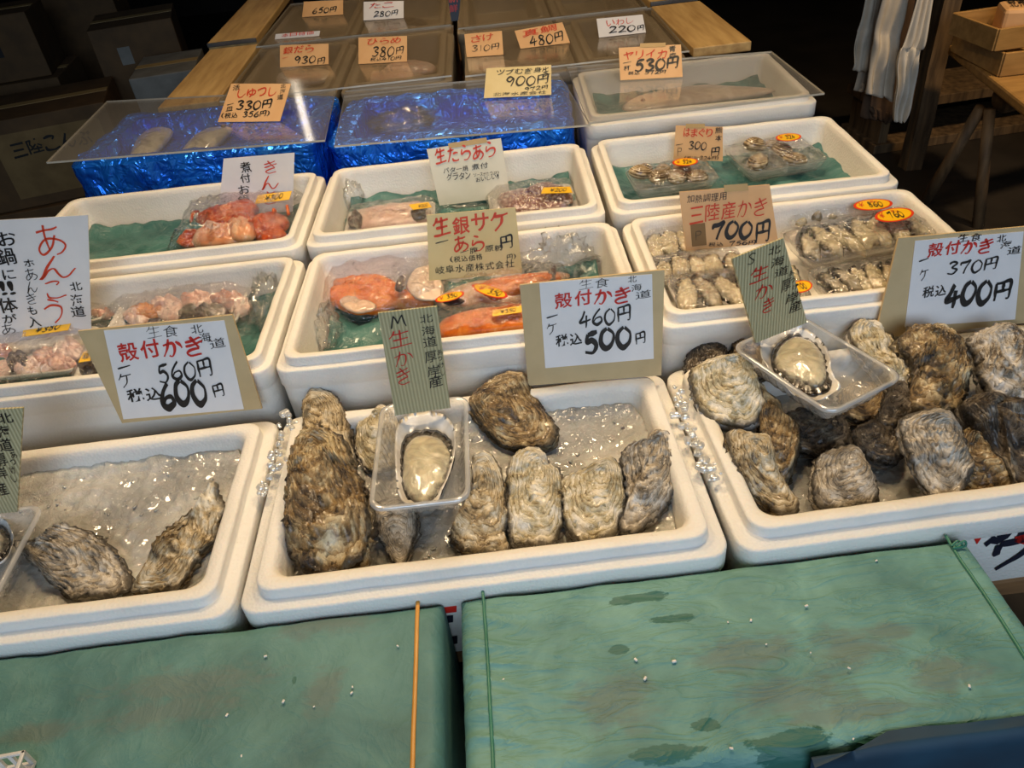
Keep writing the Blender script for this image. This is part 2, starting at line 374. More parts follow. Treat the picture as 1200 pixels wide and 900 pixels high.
def smooth_open(pts, seg=8):
    P = [Vector(p) for p in pts]; n = len(P); out = []
    for i in range(n-1):
        p0, p1, p2, p3 = P[max(i-1, 0)], P[i], P[i+1], P[min(i+2, n-1)]
        for j in range(seg):
            u = j/seg; out.append(.5*((2*p1)+(-p0+p2)*u+(2*p0-5*p1+4*p2-p3)*u*u+(-p0+3*p1-3*p2+p3)*u**3))
    return out+[P[-1]]

# pad: a closed domed body grown over an outline lying in a frame (shells, fish pieces, meats)
def pad(fr, outline, top, bot, NR=16, NT=64, centre=None, disp=None, rim=None):
    pts = smooth_closed(outline, NT); c = Vector(centre) if centre else sum(pts, Vector((0, 0)))/NT
    V = []; F = []; S = []; TH = []; BB = []; y0_ = min(p.y for p in pts); y1_ = max(p.y for p in pts)
    def put(s, j, side):
        p = c+(pts[j]-c)*s; th = j/NT; x, y = p
        z = (top if side > 0 else bot)(s)
        if rim: dx, dy, dz = rim(s, th, x, y); x += dx; y += dy; z += dz
        if disp: z += disp(s, th, x, y, side)
        V.append(fr.w(x, y, z)); S.append(s); TH.append(th); BB.append((y-y0_)/(y1_-y0_))
    put(0, 0, 1)
    for i in range(1, NR+1):
        for j in range(NT): put(i/NR, j, 1)
    for j in range(NT): F.append((0, 1+j, 1+(j+1) % NT))
    for i in range(NR-1):
        for j in range(NT): a = 1+i*NT; b = a+NT; F.append((a+j, b+j, b+(j+1) % NT, a+(j+1) % NT))
    base = 1+(NR-1)*NT; NB = max(3, NR//2); prev = base
    for i in range(NB-1, 0, -1):
        cur = len(V)
        for j in range(NT): put(i/NB, j, -1)
        for j in range(NT): F.append((prev+j, cur+j, cur+(j+1) % NT, prev+(j+1) % NT))
        prev = cur
    k = len(V); put(0, 0, -1)
    for j in range(NT): F.append((prev+j, k, prev+(j+1) % NT))
    return V, F, {'s': S, 'th': TH, 'b': BB}

# ------------------------------------------------------------------ oysters
def oyster(outline_px, z, label, mi=0, tilt=8, side=0, T=.016, B=.016, hinge=0, seed=1, rough=1.0, K=7, group=None, name='oyster', plane_pt=None, upper=True, fold=.0):
    cx = sum(p[0] for p in outline_px)/len(outline_px); cy = sum(p[1] for p in outline_px)/len(outline_px)
    fr = flat(Zp(cx, cy, z), 0, R(tilt), R(side)); ol = [fr.px(*p) for p in outline_px]
    size = max(max(p[0] for p in ol)-min(p[0] for p in ol), max(p[1] for p in ol)-min(p[1] for p in ol))
    hp = Vector(ol[hinge % len(ol)]); cc = sum((Vector(p) for p in ol), Vector((0, 0)))/len(ol); c = cc.lerp(hp, .58)
    sd = seed*13.7; k = size/.09
    zmin = fr.o.z - B - .004
    root = empty(name, (fr.o.x, fr.o.y, zmin), label, 'oyster', group)
    def rim(s, th, x, y):
        a = s**5; q = nz(x*160, y*160, sd); q2 = nz(x*420, y*420, sd+5)
        f = a*(.0040*q+.0024*q2)*rough; d = Vector((x, y))-cc; d = d.normalized() if d.length > 1e-6 else d
        return d.x*f, d.y*f, a*.0035*rough*nz(x*70, y*70, sd+9)*k
    def disp(s, th, x, y, sidee):
        n1 = fbm(x, y, sd, 26, 5); g = s+.17*nz(x*24, y*24, sd+3)+.06*nz(x*80, y*80, sd+2)+.02*nz(x*210, y*210, sd+2); fq = g*K
        saw = fq-math.floor(fq); e = min(1.0, s*4)*(1-.6*max(0, s-.9)*10 if s > .9 else 1)
        lam = (saw if saw < .86 else (1-saw)/.14)*.0046*rough*max(.12, .55+1.1*nz(x*30, y*30, sd+6))
        rd = fold*sin(th*2*pi*5+sd+2*nz(x*20, y*20, sd))*s*(1-s)*4
        return (e*(lam+.0040*n1*(.5+.5*rough)+.0070*nz(x*17, y*17, sd+8)+.0009*rough*nz(x*230, y*230, sd)+.0020*ridge(nz(x*60+y*25, y*60, sd+1)))+.0035*max(0, s-.86)*7*(.5+nz(x*40, y*40, sd+4)) + rd)*(1 if sidee > 0 else -.6)*k
    if upper:
        V, F, A = pad(fr, ol, lambda s: T*(1-s**2.4)**.75+.0018, lambda s: .0008, 30, 120, tuple(c), disp if True else None, rim)
        part('upper_shell', V, F, OM[mi], root, True, A)
    o2 = [tuple(cc+(Vector(p)-cc)*1.055) for p in ol]
    def rim2(s, th, x, y):
        a, b, cz = rim(s, th, x+.3, y); return a*1.2, b*1.2, cz*.6-.0012
    V, F, A = pad(fr, o2, lambda s: -.0004, lambda s: -B*(1-s**2.2)**.7-.0016*min(1, (1-s)*8), 14, 110, tuple(cc), lambda s, th, x, y, sg: disp(s, th, x, y, sg)*.7 if sg < 0 else 0, rim2)
    part('lower_shell', V, F, OM[(mi+2) % 6 if mi in (0, 3) else mi], root, True, A)
    return root

# ------------------------------------------------------------------ styrofoam boxes
def box_frame(cx, cy, rot, z): return flat((cx, cy, z), R(rot))
def styro(name, label, cx, cy, W, D, rot, zl, H, depth, mat='styro', group=None, cat='box', r=.024, lip=.014, k=1.0):
    fr = box_frame(cx, cy, rot, zl)
    prof = [(.008, -H, r), (.006, -H+.004, r), (.0025, -.034, r), (.0020, -.031, r), (0, -.029, r), (0, -.003, r), (.0012, -.0008, r), (.003, 0, r), (.0165, 0, r), (.0175, .001, r), (.0182, lip-.003, r), (.0190, lip-.0008, r), (.021, lip, r),
            (.033, lip, r*1.1), (.037, lip-.003, r*1.1), (.040, lip-.012, r*1.15), (.050, -depth+.006, r*1.1), (.056, -depth, r*.9)]
    rings = []; base = rrect_dense(W, D, r, 7, .022)
    for d, z, rr in prof:
        d *= k
        rings.append([fr.w(x+.0008*nz(x*22, y*22, cx*9), y+.0008*nz(x*22, y*22, 7+cx), z+.0009*nz(x*26, y*26, 3+cx*5)) for x, y in [(px_*(W-2*d)/W, py_*(D-2*d)/D) for px_, py_ in base]])
    V, F = loft(rings, True, True)
    o = mesh_obj(name, V, F, mat, smooth=True, origin=(cx, cy, zl-H)); tag(o, label, cat, group); o['_r'] = rot
    es = o.modifiers.new('edges', 'EDGE_SPLIT'); es.split_angle = R(60)
    return o, fr
def sheet(name, label, cat, fr, w, d, h, seed, mat, nx=44, ny=34, amp=.006, freq=22, parent=None, edge=0.0, thick=0.0, kind=None, profile=None, cx=0, cy=0, ridge=False, rr=.02, group=None, smooth=True):
    V = []; F = []
    for j in range(ny+1):
        for i in range(nx+1):
            u, v = i/nx*2-1, j/ny*2-1; x, y = cx+u*w/2, cy+v*d/2
            q = max(abs(u), abs(v)); e = max(0, (q-.8)/.2)
            a = fbm(x, y, seed*3.1, freq, 3); z = h+amp*((abs(a)*2-.5) if ridge else a)+edge*e*e
            if profile: z += profile(u, v, x, y)
            V.append(fr.w(x, y, z))
    for j in range(ny):
        for i in range(nx): k = j*(nx+1)+i; F.append((k, k+1, k+nx+2, k+nx+1))
    if parent is not None: o = part(name, V, F, mat, parent, smooth)
    else: o = tag(mesh_obj(name, V, F, mat, smooth=smooth), label, cat, group, kind)
    if thick: md = o.modifiers.new('thickness', 'SOLIDIFY'); md.thickness = thick; md.offset = -1
    return o

# ------------------------------------------------------------------ handwriting
DIG = {'ウ': [[(.5, 1.15), (.5, .95)], [(.08, .82), (.1, .6), (.16, .48)], [(.08, .84), (.5, .84), (.98, .88), (.9, .5), (.7, .2), (.35, -.02)]],
 '0': [[(.55, 1), (.15, .78), (.03, .35), (.33, 0), (.8, .18), (.96, .62), (.62, .97)]],
 '1': [[(.5, 1), (.45, 0)]], '2': [[(.08, .75), (.4, 1), (.85, .8), (.6, .42), (.05, .02), (.5, .07), (1, .04)]],
 '3': [[(.1, .86), (.5, 1), (.85, .8), (.4, .54), (.9, .3), (.5, 0), (.02, .12)]],
 '4': [[(.55, 1), (.3, .65), (.02, .33), (.5, .34), (1.02, .42)], [(.68, .72), (.62, .3), (.54, -.08)]],
 '5': [[(.36, .95), (.22, .58), (.6, .62), (.85, .35), (.55, .0), (.02, .1)], [(.36, .92), (1, 1)]],
 '6': [[(.8, 1), (.32, .66), (.06, .25), (.4, 0), (.88, .16), (.8, .44), (.4, .42), (.14, .2)]],
 '7': [[(.08, .68), (.1, .88), (.55, .88), (.95, .97), (.62, .5), (.42, -.02)]],
 '8': [[(.8, .85), (.4, 1), (.2, .75), (.78, .32), (.58, .0), (.12, .12), (.3, .42), (.72, .7), (.8, .9)]],
 '9': [[(.82, .8), (.45, 1), (.12, .75), (.42, .48), (.85, .78), (.8, .4), (.58, 0)]],
 '円': [[(.1, .93), (.08, .0)], [(.1, .92), (.5, .93), (.92, .94), (.93, .5), (.9, .06), (.74, .02)], [(.1, .48), (.9, .5)], [(.5, .92), (.5, .5)]],
 '一': [[(0, .4), (.5, .5), (1, .62)]],
 'ケ': [[(.3, 1), (.2, .8), (.02, .6)], [(.2, .78), (.6, .8), (.98, .86)], [(.64, .8), (.56, .35), (.2, 0)]],
 'か': [[(.05, .68), (.35, .74), (.6, .7), (.6, .35), (.45, .05), (.3, .1)], [(.38, 1), (.28, .6), (.02, .08)], [(.75, .8), (.9, .65), (1, .42)]],
 'き': [[(.1, .75), (.5, .8), (.88, .9)], [(.08, .52), (.5, .57), (.95, .68)], [(.38, 1), (.55, .7), (.75, .36)], [(.75, .34), (.3, .3), (.1, .16), (.3, .0), (.8, .02)]],
 'あ': [[(.1, .8), (.5, .83), (.85, .9)], [(.4, 1), (.36, .6), (.42, .15)], [(.7, .65), (.5, .25), (.15, .06), (.05, .25), (.35, .52), (.75, .5), (.97, .28), (.8, .05), (.6, -.02)]],
 'ん': [[(.5, 1), (.25, .5), (.0, .0), (.25, .35), (.42, .45), (.5, .2), (.62, .03), (.82, .12), (1, .4)]],
 'こ': [[(.1, .9), (.5, .95), (.8, .88), (.65, .72)], [(.05, .35), (.1, .1), (.5, .02), (1, .1)]],
 'う': [[(.3, 1), (.55, .94), (.75, .86)], [(.02, .62), (.4, .72), (.78, .66), (.8, .4), (.6, .15), (.3, -.03)]],
 'し': [[(.2, 1), (.15, .4), (.3, .05), (.65, .08), (.95, .4)]],
 '生': [[(.28, 1), (.18, .75), (.02, .58)], [(.15, .76), (.5, .78), (.9, .84)], [(.18, .42), (.5, .44), (.84, .49)], [(.52, 1), (.52, .5), (.5, .03)], [(0, .02), (.5, .04), (1, .1)]],
 'ら': [[(.3, 1), (.5, .92), (.6, .86)], [(.22, .75), (.15, .4), (.5, .56), (.85, .5), (.9, .25), (.65, .03), (.3, 0)]],
 'た': [[(.05, .75), (.4, .79), (.6, .83)], [(.36, 1), (.26, .55), (.02, .03)], [(.5, .55), (.75, .6), (.92, .56)], [(.48, .25), (.5, .08), (.75, .03), (1, .08)]],
 'ヤ': [[(.02, .6), (.5, .7), (.96, .82), (.8, .6), (.66, .5)], [(.3, .95), (.42, .5), (.56, 0)]],
 'リ': [[(.2, .95), (.18, .45)], [(.8, 1), (.8, .4), (.62, .12), (.4, -.02)]], 'イ': [[(.85, 1), (.5, .65), (.05, .4)], [(.55, .66), (.55, .3), (.54, 0)]],
 'カ': [[(.05, .68), (.5, .72), (.88, .76), (.85, .35), (.72, .05), (.55, .12)], [(.45, 1), (.4, .5), (.05, .0)]],
 'M': [[(.05, 0), (.18, .55), (.25, 1)], [(.25, 1), (.42, .6), (.5, .3)], [(.5, .3), (.66, .7), (.82, 1)], [(.82, 1), (.88, .5), (1, 0)]],
 'S': [[(.9, .85), (.55, 1), (.2, .8), (.5, .5), (.8, .25), (.5, 0), (.05, .12)]], 'P': [[(.2, 1), (.2, 0)], [(.2, 1), (.8, .95), (.85, .6), (.25, .5)]]}
FC = bpy.data.curves.new('lettering_source', 'FONT'); FO = bpy.data.objects.new('lettering_source', FC); COL.objects.link(FO); FC.resolution_u = 3
GL = {}
def glyph(ch, bold):
    key = (ch, round(bold, 3))
    if key in GL: return GL[key]
    if ch in DIG:
        V = []; F = []
        for st in DIG[ch]:
            P = smooth_open([Vector((a, b)) for a, b in st], 7 if len(st) > 2 else 4); n = len(P); k = len(V)
            for i, p in enumerate(P):
                d = (P[min(i+1, n-1)]-P[max(i-1, 0)]).normalized(); u = i/(n-1)
                wv = ((.06 if ch.isdigit() else .05 if ch == '円' else .034)+bold*(1 if ch.isdigit() else 1.0 if ch == 'ウ' else .62))*(.72+.42*sin(pi*min(1, u*1.1+.1))+.14*sin(u*9+ord(ch)))
                q = Vector((-d.y, d.x))*wv; V += [p+q, p-q]
            F += [(k+2*i, k+2*i+1, k+2*i+3, k+2*i+2) for i in range(n-1)]
        GL[key] = (V, F); return GL[key]
    FC.body = ch; FC.offset = bold*.32; FC.size = 1.0
    dg = bpy.context.evaluated_depsgraph_get(); me = bpy.data.meshes.new_from_object(FO.evaluated_get(dg))
    V = [Vector((v.co.x, v.co.y)) for v in me.vertices]; F = [tuple(p.vertices) for p in me.polygons]; bpy.data.meshes.remove(me)
    if V:
        x0, x1 = min(v.x for v in V), max(v.x for v in V); y0, y1 = min(v.y for v in V), max(v.y for v in V)
        V = [Vector(((v.x-x0)/max(1e-4, x1-x0), (v.y-y0)/max(1e-4, y1-y0) if y1-y0 > .25 else .5+(v.y-(y0+y1)/2))) for v in V]
    GL[key] = (V, F); return GL[key]
WID = {'1': .5, '(': .45, ')': .45, '!': .4, '.': .4, '・': .5, ' ': .6}
def wid(ch): return WID.get(ch, .78 if ch.isdigit() else 1.0)
def write(fr, tokens, lift):
    """tokens: (text, bl, br, height, colour, bold); pixels picked on the sign's own plane"""
    out = {}
    for text, bl, br, h, colr, bold in tokens:
        a = Vector(fr.px(*bl)); b = Vector(fr.px(*br)); mid = ((bl[0]+br[0])/2, (bl[1]+br[1])/2)
        hh = (Vector(fr.px(mid[0], mid[1]-h))-Vector(fr.px(*mid))).length; ex = b-a; ey = Vector((-ex.y, ex.x)).normalized()
        if ey.y < 0: ey = -ey
        tot = sum(wid(c) for c in text)+.12*(len(text)-1); pos = 0.0; V, F = out.setdefault(colr, ([], []))
        asp = hh/max(1e-6, ex.length/tot)
        for ci, ch in enumerate(text):
            cw = wid(ch)
            if ch != ' ':
                gv, gf = glyph(ch, bold); k = len(V); sd = ord(ch)*.37+ci
                dy = .05*sin(sd*3.1)
                for v in gv:
                    x = v.x+.035*nz(v.x*2.2, v.y*2.2, sd)+.05*(v.y-.5); y = v.y+.04*nz(v.x*2.2, v.y*2.2, sd+9)+.06*(v.x-.5)+dy
                    p = a+ex*((pos+x*cw)/tot)+ey*(hh*y); V.append(fr.w(p.x, p.y, lift+.00005*ci))
                F += [tuple(i+k for i in f) for f in gf]
            pos += cw+.12
    return out
def sign_frame(bl, br, zb, lean):
    A, B = Zp(*bl, zb), Zp(*br, zb); ex = (B-A).normalized(); z = Vector((0, 0, 1)); back = z.cross(ex).normalized()
    up = z*cos(R(lean))+back*sin(R(lean)); return Frame(A, ex, up)
def slab(fr, quad, t0, t1, r=0.0):
    q = [fr.px(*p) for p in quad]; V = [fr.w(x, y, t1) for x, y in q]+[fr.w(x, y, t0) for x, y in q]
    return V, [(3, 2, 1, 0), (4, 5, 6, 7), (0, 1, 5, 4), (1, 2, 6, 5), (2, 3, 7, 6), (3, 0, 4, 7)]
INK = {'r': ('red_lettering', 'ink_red'), 'o': ('red_lettering', 'ink_orange'), 'k': ('black_lettering', 'ink_black')}
def card(name, label, quad, zb, lean, mat, tokens, thick=.0012, paper=None, paper_mat='paper_white', extra=None, cat='price sign', group=None):
    """quad: TL, TR, BR, BL"""
    fr = sign_frame(quad[3], quad[2], zb, lean)
    c = (fr.px(*quad[3])[0]+fr.px(*quad[2])[0])/2
    root = empty(name, fr.w(c, 0, 0), label, cat, group)
    V, F = slab(fr, quad, -thick, 0.0); part('board' if paper else 'card', V, F, mat, root, False)
    lift = .0006
    if paper:
        V, F = slab(fr, paper, .0003, .0012); part('paper', V, F, paper_mat, root, False); lift = .0018
    for q, mt, nm in (extra or []):
        V, F = slab(fr, q, lift-.0003, lift+.0003); part(nm, V, F, mt, root, False); 
    for k, (V, F) in write(fr, tokens, lift+.0005).items(): part(INK[k][0], V, F, INK[k][1], root, False)
    return root, fr
# ------------------------------------------------------------------ the room
def quadbox(x0, x1, y0, y1, z0, z1):
    b = MB(); b.box(((x0+x1)/2, (y0+y1)/2, (z0+z1)/2), (x1-x0, y1-y0, z1-z0)); return b.V, b.F
struct('floor', *quadbox(-4.2, 4.2, -4, 8.2, -.1, 0), 'floor')
struct('wall_back', *quadbox(-4.2, 4.2, 8.0, 8.2, 0, 3.2), 'wall')
struct('wall_left', *quadbox(-4.2, -4.0, -1, 8.0, 0, 3.2), 'wall')
struct('wall_right', *quadbox(4.0, 4.2, -1, 8.0, 0, 3.2), 'wall')
struct('ceiling', *quadbox(-4.2, 4.2, -1, 8.2, 3.2, 3.3), 'wall')

# ------------------------------------------------------------------ stall tables under everything
TT = .584
def table(name, label, x0, x1, y0, y1, top, mat='wood_table', th=.03):
    root = empty(name, ((x0+x1)/2, (y0+y1)/2, 0), label, 'table')
    b = MB(); n = max(2, int((y1-y0)/.2)); d = (y1-y0)/n
    for i in range(n): b.box(((x0+x1)/2, y0+d*(i+.5), top-th/2), (x1-x0, d-.004, th), 0, .003)
    b.obj('table_top', mat, root)
    for x in (x0+.06, x1-.06):
        for y in (y0+.06, y1-.06):
            b = MB(); b.box((x, y, (top-th)/2), (.06, .06, top-th), 0, .004); b.obj('leg', mat, root)
    for x in (x0+.06, x1-.06):
        b = MB(); b.box((x, (y0+y1)/2, top-th-.04), (.03, y1-y0-.1, .07), 0, .003); b.obj('rail', mat, root)
    return root
table('stall_table', 'wooden plank table carrying the white foam boxes of seafood', -1.0, .86, .546, 3.55, TT)
table('front_bench', 'low wooden bench under the two green wrapped boxes', -.80, .60, .02, .49, .40)

# ------------------------------------------------------------------ green wrapped boxes in front
def wrap_mat(name, base, wets, grime, stretch):
    t = NT(name); geo = t.n('NewGeometry').outputs['Position']
    col = t.ramp(t.noise(9, 6, geo, .6, .5), [(.3, base[0]), (.5, base[1]), (.72, base[2])])
    nn = t.math('ADD', t.math('MULTIPLY', t.noise(26, 6, geo, .6, .6), .6), t.math('MULTIPLY', t.noise(85, 6, t.n('Mapping', {'Vector': geo, 'Scale': (.6, 1.8, 1)}).outputs[0], .7), .5))
    def blobs(lst, soft):
        acc = None
        for cx, cy, rx, ry in lst:
            d = t.n('VectorMath', {0: geo, 1: (cx, cy, 0)}, operation='SUBTRACT').outputs[0]
            d = t.n('VectorMath', {0: d, 1: (1/rx, 1/ry, 0)}, operation='MULTIPLY').outputs[0]
            l = t.n('VectorMath', {0: d}, operation='LENGTH').outputs['Value']
            l = t.math('ADD', l, t.math('MULTIPLY_ADD', nn, 2.6, -1.43))
            m_ = t.ramp(l, [(1-soft, 1.0), (1+soft*.2, 0.0)])
            acc = m_ if acc is None else t.math('MAXIMUM', acc, m_)
        return acc
    gm = blobs(grime, .55); col = t.mix(t.math('MULTIPLY', gm, .58), col, '#5f6a62')
    wm = blobs(wets, .12); col = t.mix(t.math('MULTIPLY', wm, .85), col, '#1d5a4c')
    fine = t.noise(60, 5, t.n('Mapping', {'Vector': geo, 'Scale': stretch}).outputs[0], .6, 1.0)
    cn = t.noise(24, 4, t.n('Mapping', {'Vector': geo, 'Scale': stretch}).outputs[0], .5, 1.3)
    cre = t.math('POWER', t.math('SUBTRACT', 1.0, t.math('ABSOLUTE', t.math('MULTIPLY_ADD', cn, 2.6, -1.3)), clamp=True), 5.0)
    nrm = t.bump(cre, .38 if stretch[0] < 1 else .14, .0035, t.bump(fine, .3, .003))
    rg = t.math('MULTIPLY_ADD', wm, -.06, .62)
    t.princ(color=col, rough=rg, coat=0.0, normal=nrm); return t.m
def px2(x, y, z=.698): p = Zp(x, y, z); return p.x, p.y
def blob(x, y, rx, ry): a = px2(x, y); b = px2(x+rx, y); c = px2(x, y-ry); return (a[0], a[1], abs(b[0]-a[0]), abs(c[1]-a[1]))
GREEN = ('#48756f', '#5f8d83', '#77a599')
M['wrap_left'] = wrap_mat('green_wrap_grimy', ('#3d645f', '#4f7a73', '#628d84'), [blob(345, 798, 3, 5)], [blob(220, 800, 120, 22), blob(190, 835, 100, 22), blob(380, 730, 60, 20), blob(40, 860, 60, 14), blob(380, 810, 24, 30)], (1, 1, 1))
M['wrap_right'] = wrap_mat('green_wrap_wet', GREEN, [blob(930, 874, 52, 22), blob(1020, 874, 40, 16), blob(1105, 862, 52, 17), blob(750, 702, 38, 6), blob(790, 726, 30, 6), blob(785, 883, 44, 10), blob(828, 850, 16, 8), blob(725, 762, 14, 6)],
                           [blob(720, 820, 60, 45), blob(870, 765, 70, 26), blob(1000, 760, 60, 30), blob(930, 815, 90, 30), blob(1110, 790, 60, 26), blob(1000, 835, 110, 16), blob(1040, 740, 40, 12)], (.5, 1.6, 1))
def fold1(t, half, r):
    s = 1 if t >= 0 else -1; a = abs(t)
    if a <= half-r: return s*a, 0.0
    q = a-(half-r)
    if q < r*pi/2: return s*(half-r+r*sin(q/r)), -(r-r*cos(q/r))
    return s*half, -r-(q-r*pi/2)
def drape(x0, x1, y0, y1, z, H, r, nx, ny, seed, wr):
    W, D = x1-x0, y1-y0; ex = W/2-r+r*pi/2+H; ey = D/2-r+r*pi/2+H; V = []; F = []
    def axis(e, half, n):
        a = [-e, -half-.15, -half]; a = [-e]+[-half+r*(-.6+.3*k) for k in range(5)]
        inner = [(-half+r)+(2*half-2*r)*k/n for k in range(n+1)]; side = [-(half-r)-r*pi/2*k/5 for k in range(5, 0, -1)]; far = [-(e)+(e-(half-r)-r*pi/2)*k/4 for k in range(4)]
        left = far+side; return left+inner+[-q for q in left[::-1]]
    X = axis(ex, W/2, nx); Y = axis(ey, D/2, ny)
    for yy in Y:
        for xx in X:
            x, zx = fold1(xx, W/2, r); y, zy = fold1(yy, D/2, r); px, py = (x0+x1)/2+x, (y0+y1)/2+y
            zz = z+min(zx, zy); k = wr(px, py, zz)
            V.append(Vector((px+(k*.5 if zx < -r else 0), py+(k*.5 if zy < -r else 0), zz+k)))
    n = len(X)
    for j in range(len(Y)-1):
        for i in range(n-1): F.append((j*n+i, j*n+i+1, (j+1)*n+i+1, (j+1)*n+i))
    return V, F
def ridge(v): return (1-abs(v))**3
GBZ = .698
def gbox(label, x0, x1, y0, y1, wr, mat, seed, nx=90, ny=60):
    root = empty('wrapped_box', ((x0+x1)/2, (y0+y1)/2, .40), label, 'box', 'green wrapped boxes in front of the stall')
    b = MB(); b.box(((x0+x1)/2, (y0+y1)/2, .40+(GBZ-.408)/2), (x1-x0-.022, y1-y0-.022, GBZ-.408), 0, .01); b.obj('foam_box', 'styro', root)
    V, F = drape(x0, x1, y0, y1, GBZ, .22, .016, nx, ny, seed, wr); part('paper_wrap', V, F, mat, root)
    return root
wl = lambda x, y, z: .0035*fbm(x, y, z, 9, 3)+.0022*ridge(nz(x*14+y*6, y*5-x*8, 3.0))
wr_ = lambda x, y, z: .0026*fbm(x, y, z, 9, 3)+.0030*ridge(nz(x*9+y*4, y*42+x*10, 8.0)*1.25)*min(1.2, .18+max(0, .22-x)*4.0)*(.4+max(0, nz(x*9, y*9, 2)+.4))
g1 = gbox('box wrapped in dull green paper with an orange strap, front left', -.80, -.1025, .06, .5355, wl, 'wrap_left', 1)
g2 = gbox('box wrapped in wrinkled wet green paper tied with green string, front right', -.0835, .4845, .322, .5355, wr_, 'wrap_right', 2, 120, 90)
def strip_over(parent, name, mat, pxs, wdt, h, zb=GBZ, down=None, wr=None):
    P = []
    for p in pxs: q = Zp(*p, zb); P.append(q)
    P = smooth_open(P, 10); V = []; F = []
    for i, p in enumerate(P):
        d = (P[min(i+1, len(P)-1)]-P[max(i-1, 0)]).normalized(); s = Vector((d.y, -d.x, 0))*wdt/2; k = (wr(p.x, p.y, zb) if wr else 0)+.0012
        for q, hh in ((p-s, 0), (p-s*.6, h), (p+s*.6, h), (p+s, 0)): V.append(Vector((q.x, q.y, zb+k+hh)))
    for i in range(len(P)-1):
        for j in range(3): a = i*4+j; F.append((a, a+1, a+5, a+4))
    return part(name, V, F, mat, parent)
strip_over(g1, 'strap', 'strap_orange', [(490, 697), (488, 770), (485, 850), (484, 910), (482, 1120)], .0045, .001, wr=wl)
strip_over(g2, 'string', 'string_green', [(566, 692), (571, 760), (575, 830), (579, 910), (580, 940)], .0035, .002, wr=wr_)
strip_over(g2, 'string', 'string_green', [(1108, 628), (1122, 652), (1160, 708), (1202, 775)], .0030, .002, wr=wr_)
b = MB()
for k in range(2): b.tube(smooth_open([Zp(1115+k*4, 640, GBZ+.003), Zp(1122+k*8, 634, GBZ+.006+.003*k), Zp(1128+k*3, 640, GBZ+.003), Zp(1117, 642, GBZ+.004)], 6), .0013, 6)
b.obj('knot', 'string_green', g2, True)
# dark blue plastic sheet tucked over the front edge of the right box
b = MB(); M['blue_sheet'] = plain('dark_blue_sheet', '#143c50', '#102f40', rough=.65, coat=0)
V = []; F = []
for i in range(41):
    x = .225+.272*i/40
    for j in range(12):
        u = j/11; yb = .331+.004*nz(x*14, 1, 4)-.06*max(0, (.30-x)/.2)
        if u < .4: p = Vector((x, yb-(yb-.3185)*u/.4, GBZ+.0022+.001*nz(x*30, u*4, 2)))
        else: a = (u-.4)/.6; p = Vector((x, .3185-.006*sin(min(1, a*6)*pi/2), GBZ+.0024-.16*a))
        V.append(p)
for i in range(40):
    for j in range(11): k = i*12+j; F.append((k, k+1, k+13, k+12))
part('blue_sheet_edge', V, F, 'blue_sheet', g2)
# grains / shell crumbs on the green paper
b = MB()
for x, y in ((1027, 657), (945, 710), (880, 727), (853, 729), (950, 765), (898, 755), (995, 783), (1000, 866), (857, 877), (1136, 804), (790, 775), (756, 795), (590, 796), (466, 757), (413, 805), (266, 838), (311, 769), (368, 828), (332, 822), (283, 886), (412, 812), (745, 773)):
    p = Zp(x, y, GBZ+.003); s = rnd.uniform(.0012, .0030)
    b.box(p, (s*1.6, s, s*.8), rnd.uniform(0, 3), s*.3)
tag(b.obj('shell_crumbs', 'white_tray'), 'tiny pale shell crumbs scattered over the green paper wrapping', 'crumbs', kind='stuff')

# small slotted white plastic basket at the lower left corner
root = empty('plastic_basket', Zp(10, 905, GBZ+.003), 'corner of a small slotted white plastic basket on the dull green box', 'basket')
p = Zp(42, 899, GBZ+.003); fr = flat((p.x-.045, p.y-.030, GBZ+.004), R(4)); H = .022; b = MB()
for sx in (-1, 1):
    b.box(fr.w(sx*.045, 0, .0015), (.003, .06, .003), R(4)); b.box(fr.w(sx*.045, 0, H), (.004, .064, .003), R(4), .001)
    for k in range(6): b.box(fr.w(sx*.045, -.03+.012*k, H/2), (.003, .0035, H), R(4))
for sy in (-1, 1):
    b.box(fr.w(0, sy*.03, .0015), (.09, .003, .003), R(4)); b.box(fr.w(0, sy*.03, H), (.094, .004, .003), R(4), .001)
    for k in range(8): b.box(fr.w(-.045+.0128*k, sy*.03, H/2), (.004, .003, H), R(4))
b.obj('slotted_wall', 'white_plastic', root); b = MB(); b.box(fr.w(0, 0, .001), (.09, .06, .002), R(4)); b.obj('base', 'white_plastic', root)

